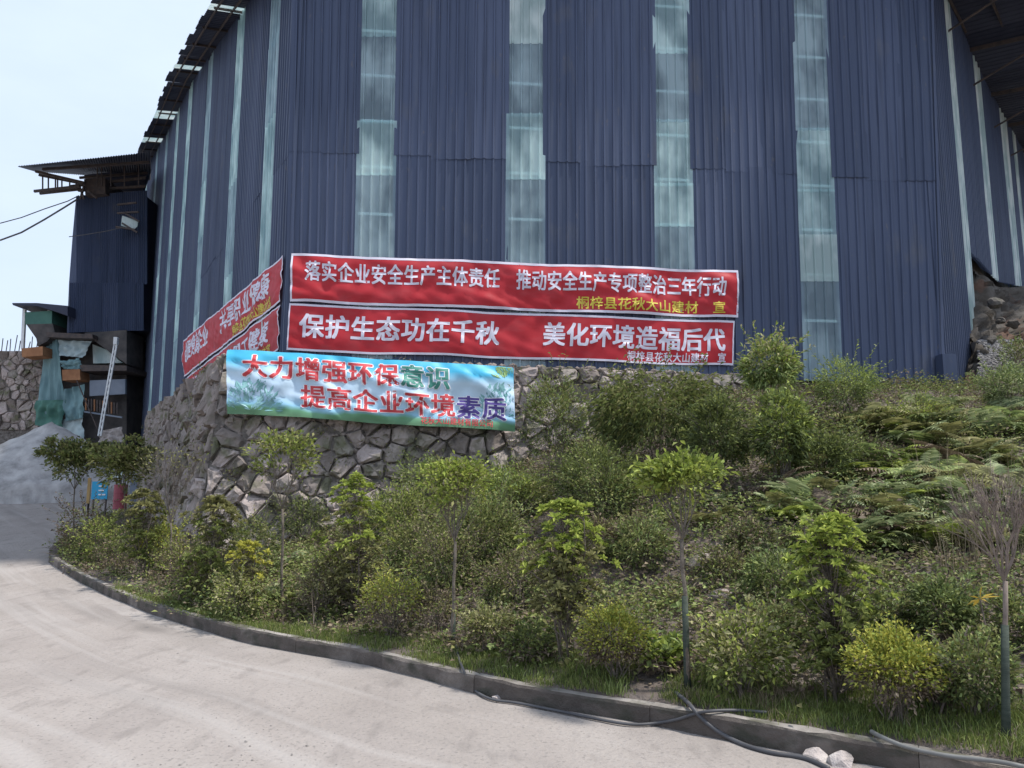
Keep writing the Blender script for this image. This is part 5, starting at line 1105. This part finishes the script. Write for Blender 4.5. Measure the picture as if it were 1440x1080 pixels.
def surf(x, y):
    u = x / y; d = (y - np.interp(u, ku, ky)) * .85
    return road_z(x, y) if d < 0 else (road_z(x, y) + .178 if d < .13 else bank_z(x, y) + .015)
def hose(name, pts, r, lab, m='hose'):
    px = catmull([Vector((a, b, 0)) for a, b, _ in pts], 6); P = []
    for q in px:
        d = ray(q.x, q.y); y = 3.2
        while y < 30:
            p = CAM + d * (y / d.y)
            if p.z <= surf(p.x, p.y) + r * .9: break
            y += .012
        P.append(p)
    P = [P[0]] + [P[i-1]*.25 + P[i]*.5 + P[i+1]*.25 for i in range(1, len(P)-1)] + [P[-1]]
    P = [p + Vector((0, -.006, .008)) for p in P]
    P = catmull(P, 2); o = MB().tube(P, r, 8).build(name, M[m], None, True); tag(o, lab, 'hose'); return o
hose('hose', [(640,905,'b'),(646,928,'b'),(651,941,'k'),(664,968,'r'),(690,984,'r'),(730,990,'r'),(800,1004,'r'),(860,1016,'r'),(900,1020,'r'),(948,1014,'r'),(985,1003,'k'),(1030,1000,'b'),(1078,1003,'b')], .013, 'thin black hose running down the kerb at the wrapped tree and along its foot')
hose('hose', [(950,975,'b'),(968,990,'b'),(985,1010,'k'),(1010,1030,'r'),(1045,1048,'r'),(1085,1060,'r'),(1130,1067,'r'),(1165,1082,'r')], .017, 'thicker black hose dropping over the kerb towards the two rocks')
hose('hose', [(1225,1030,'b'),(1240,1038,'b'),(1275,1052,'b'),(1330,1064,'b'),(1400,1072,'b'),(1440,1080,'b')], .016, 'pale grey hose lying in the grass at the lower right', 'hose_grey')
for pts, lab in (([(890,925),(905,940),(924,962)], 'bare cut stick leaning right of the left yellow shrub'), ([(1322,1005),(1345,930),(1362,880)], 'pale leaning dead stem between yellow shrub and leafless tree'), ([(1340,1000),(1352,950),(1390,900)], 'second pale leaning dead stem left of the leafless tree'), ([(700,880),(730,850),(770,838)], 'dead branch arching behind the cream leaved shrub'), ([(418,889),(450,897),(497,906)], 'pale stick lying along the kerb top at the left')):
    q = spot(*pts[0]); P = [at(a, b, q.y - .03) for a, b in pts]; o = MB().tube(catmull(P, 4), .009, 5).build('dead_stick', M['bark_pale'], None, True); tag(o, lab, 'stick')
mb = MB()
def pebble(mb, p, r):
    V = []; 
    for (x, y, z) in ((1,0,0),(-1,0,0),(0,1,0),(0,-1,0),(0,0,.8),(0,0,-.5)): k = rr.uniform(.6, 1.2); V.append((p.x + x*r*k, p.y + y*r*k, p.z + z*r*k*.8))
    mb.add(V, [(0,2,4),(2,1,4),(1,3,4),(3,0,4),(2,0,5),(1,2,5),(3,1,5),(0,3,5)])
for _ in range(5200):
    z = rr.random()
    if z < .35: px, row = rr.gauss(260, 120), rr.gauss(1020, 38)
    elif z < .7: u = rr.uniform(0, 1430); kp = np.interp(u, [k[0] for k in KERB_PX], [k[1] for k in KERB_PX]); px, row = u, kp + abs(rr.gauss(0, 8)) + 1
    else: px, row = rr.uniform(-100, 1100), rr.uniform(760, 1090)
    if row < np.interp(px, [k[0] for k in KERB_PX], [k[1] for k in KERB_PX]) and px > 68: continue
    p = hit(px, min(row, 1120), road_z, 3, 40); pebble(mb, p, rr.choice((.002,.003,.004,.005,.009)) * rr.uniform(.7,1.3) * (1 + .05*p.y))
o = mb.build('road_pebbles', M['gravel_dark']); tag(o, kind='stuff', label='small grit and pebbles lying on the dusty road', cat='pebbles')
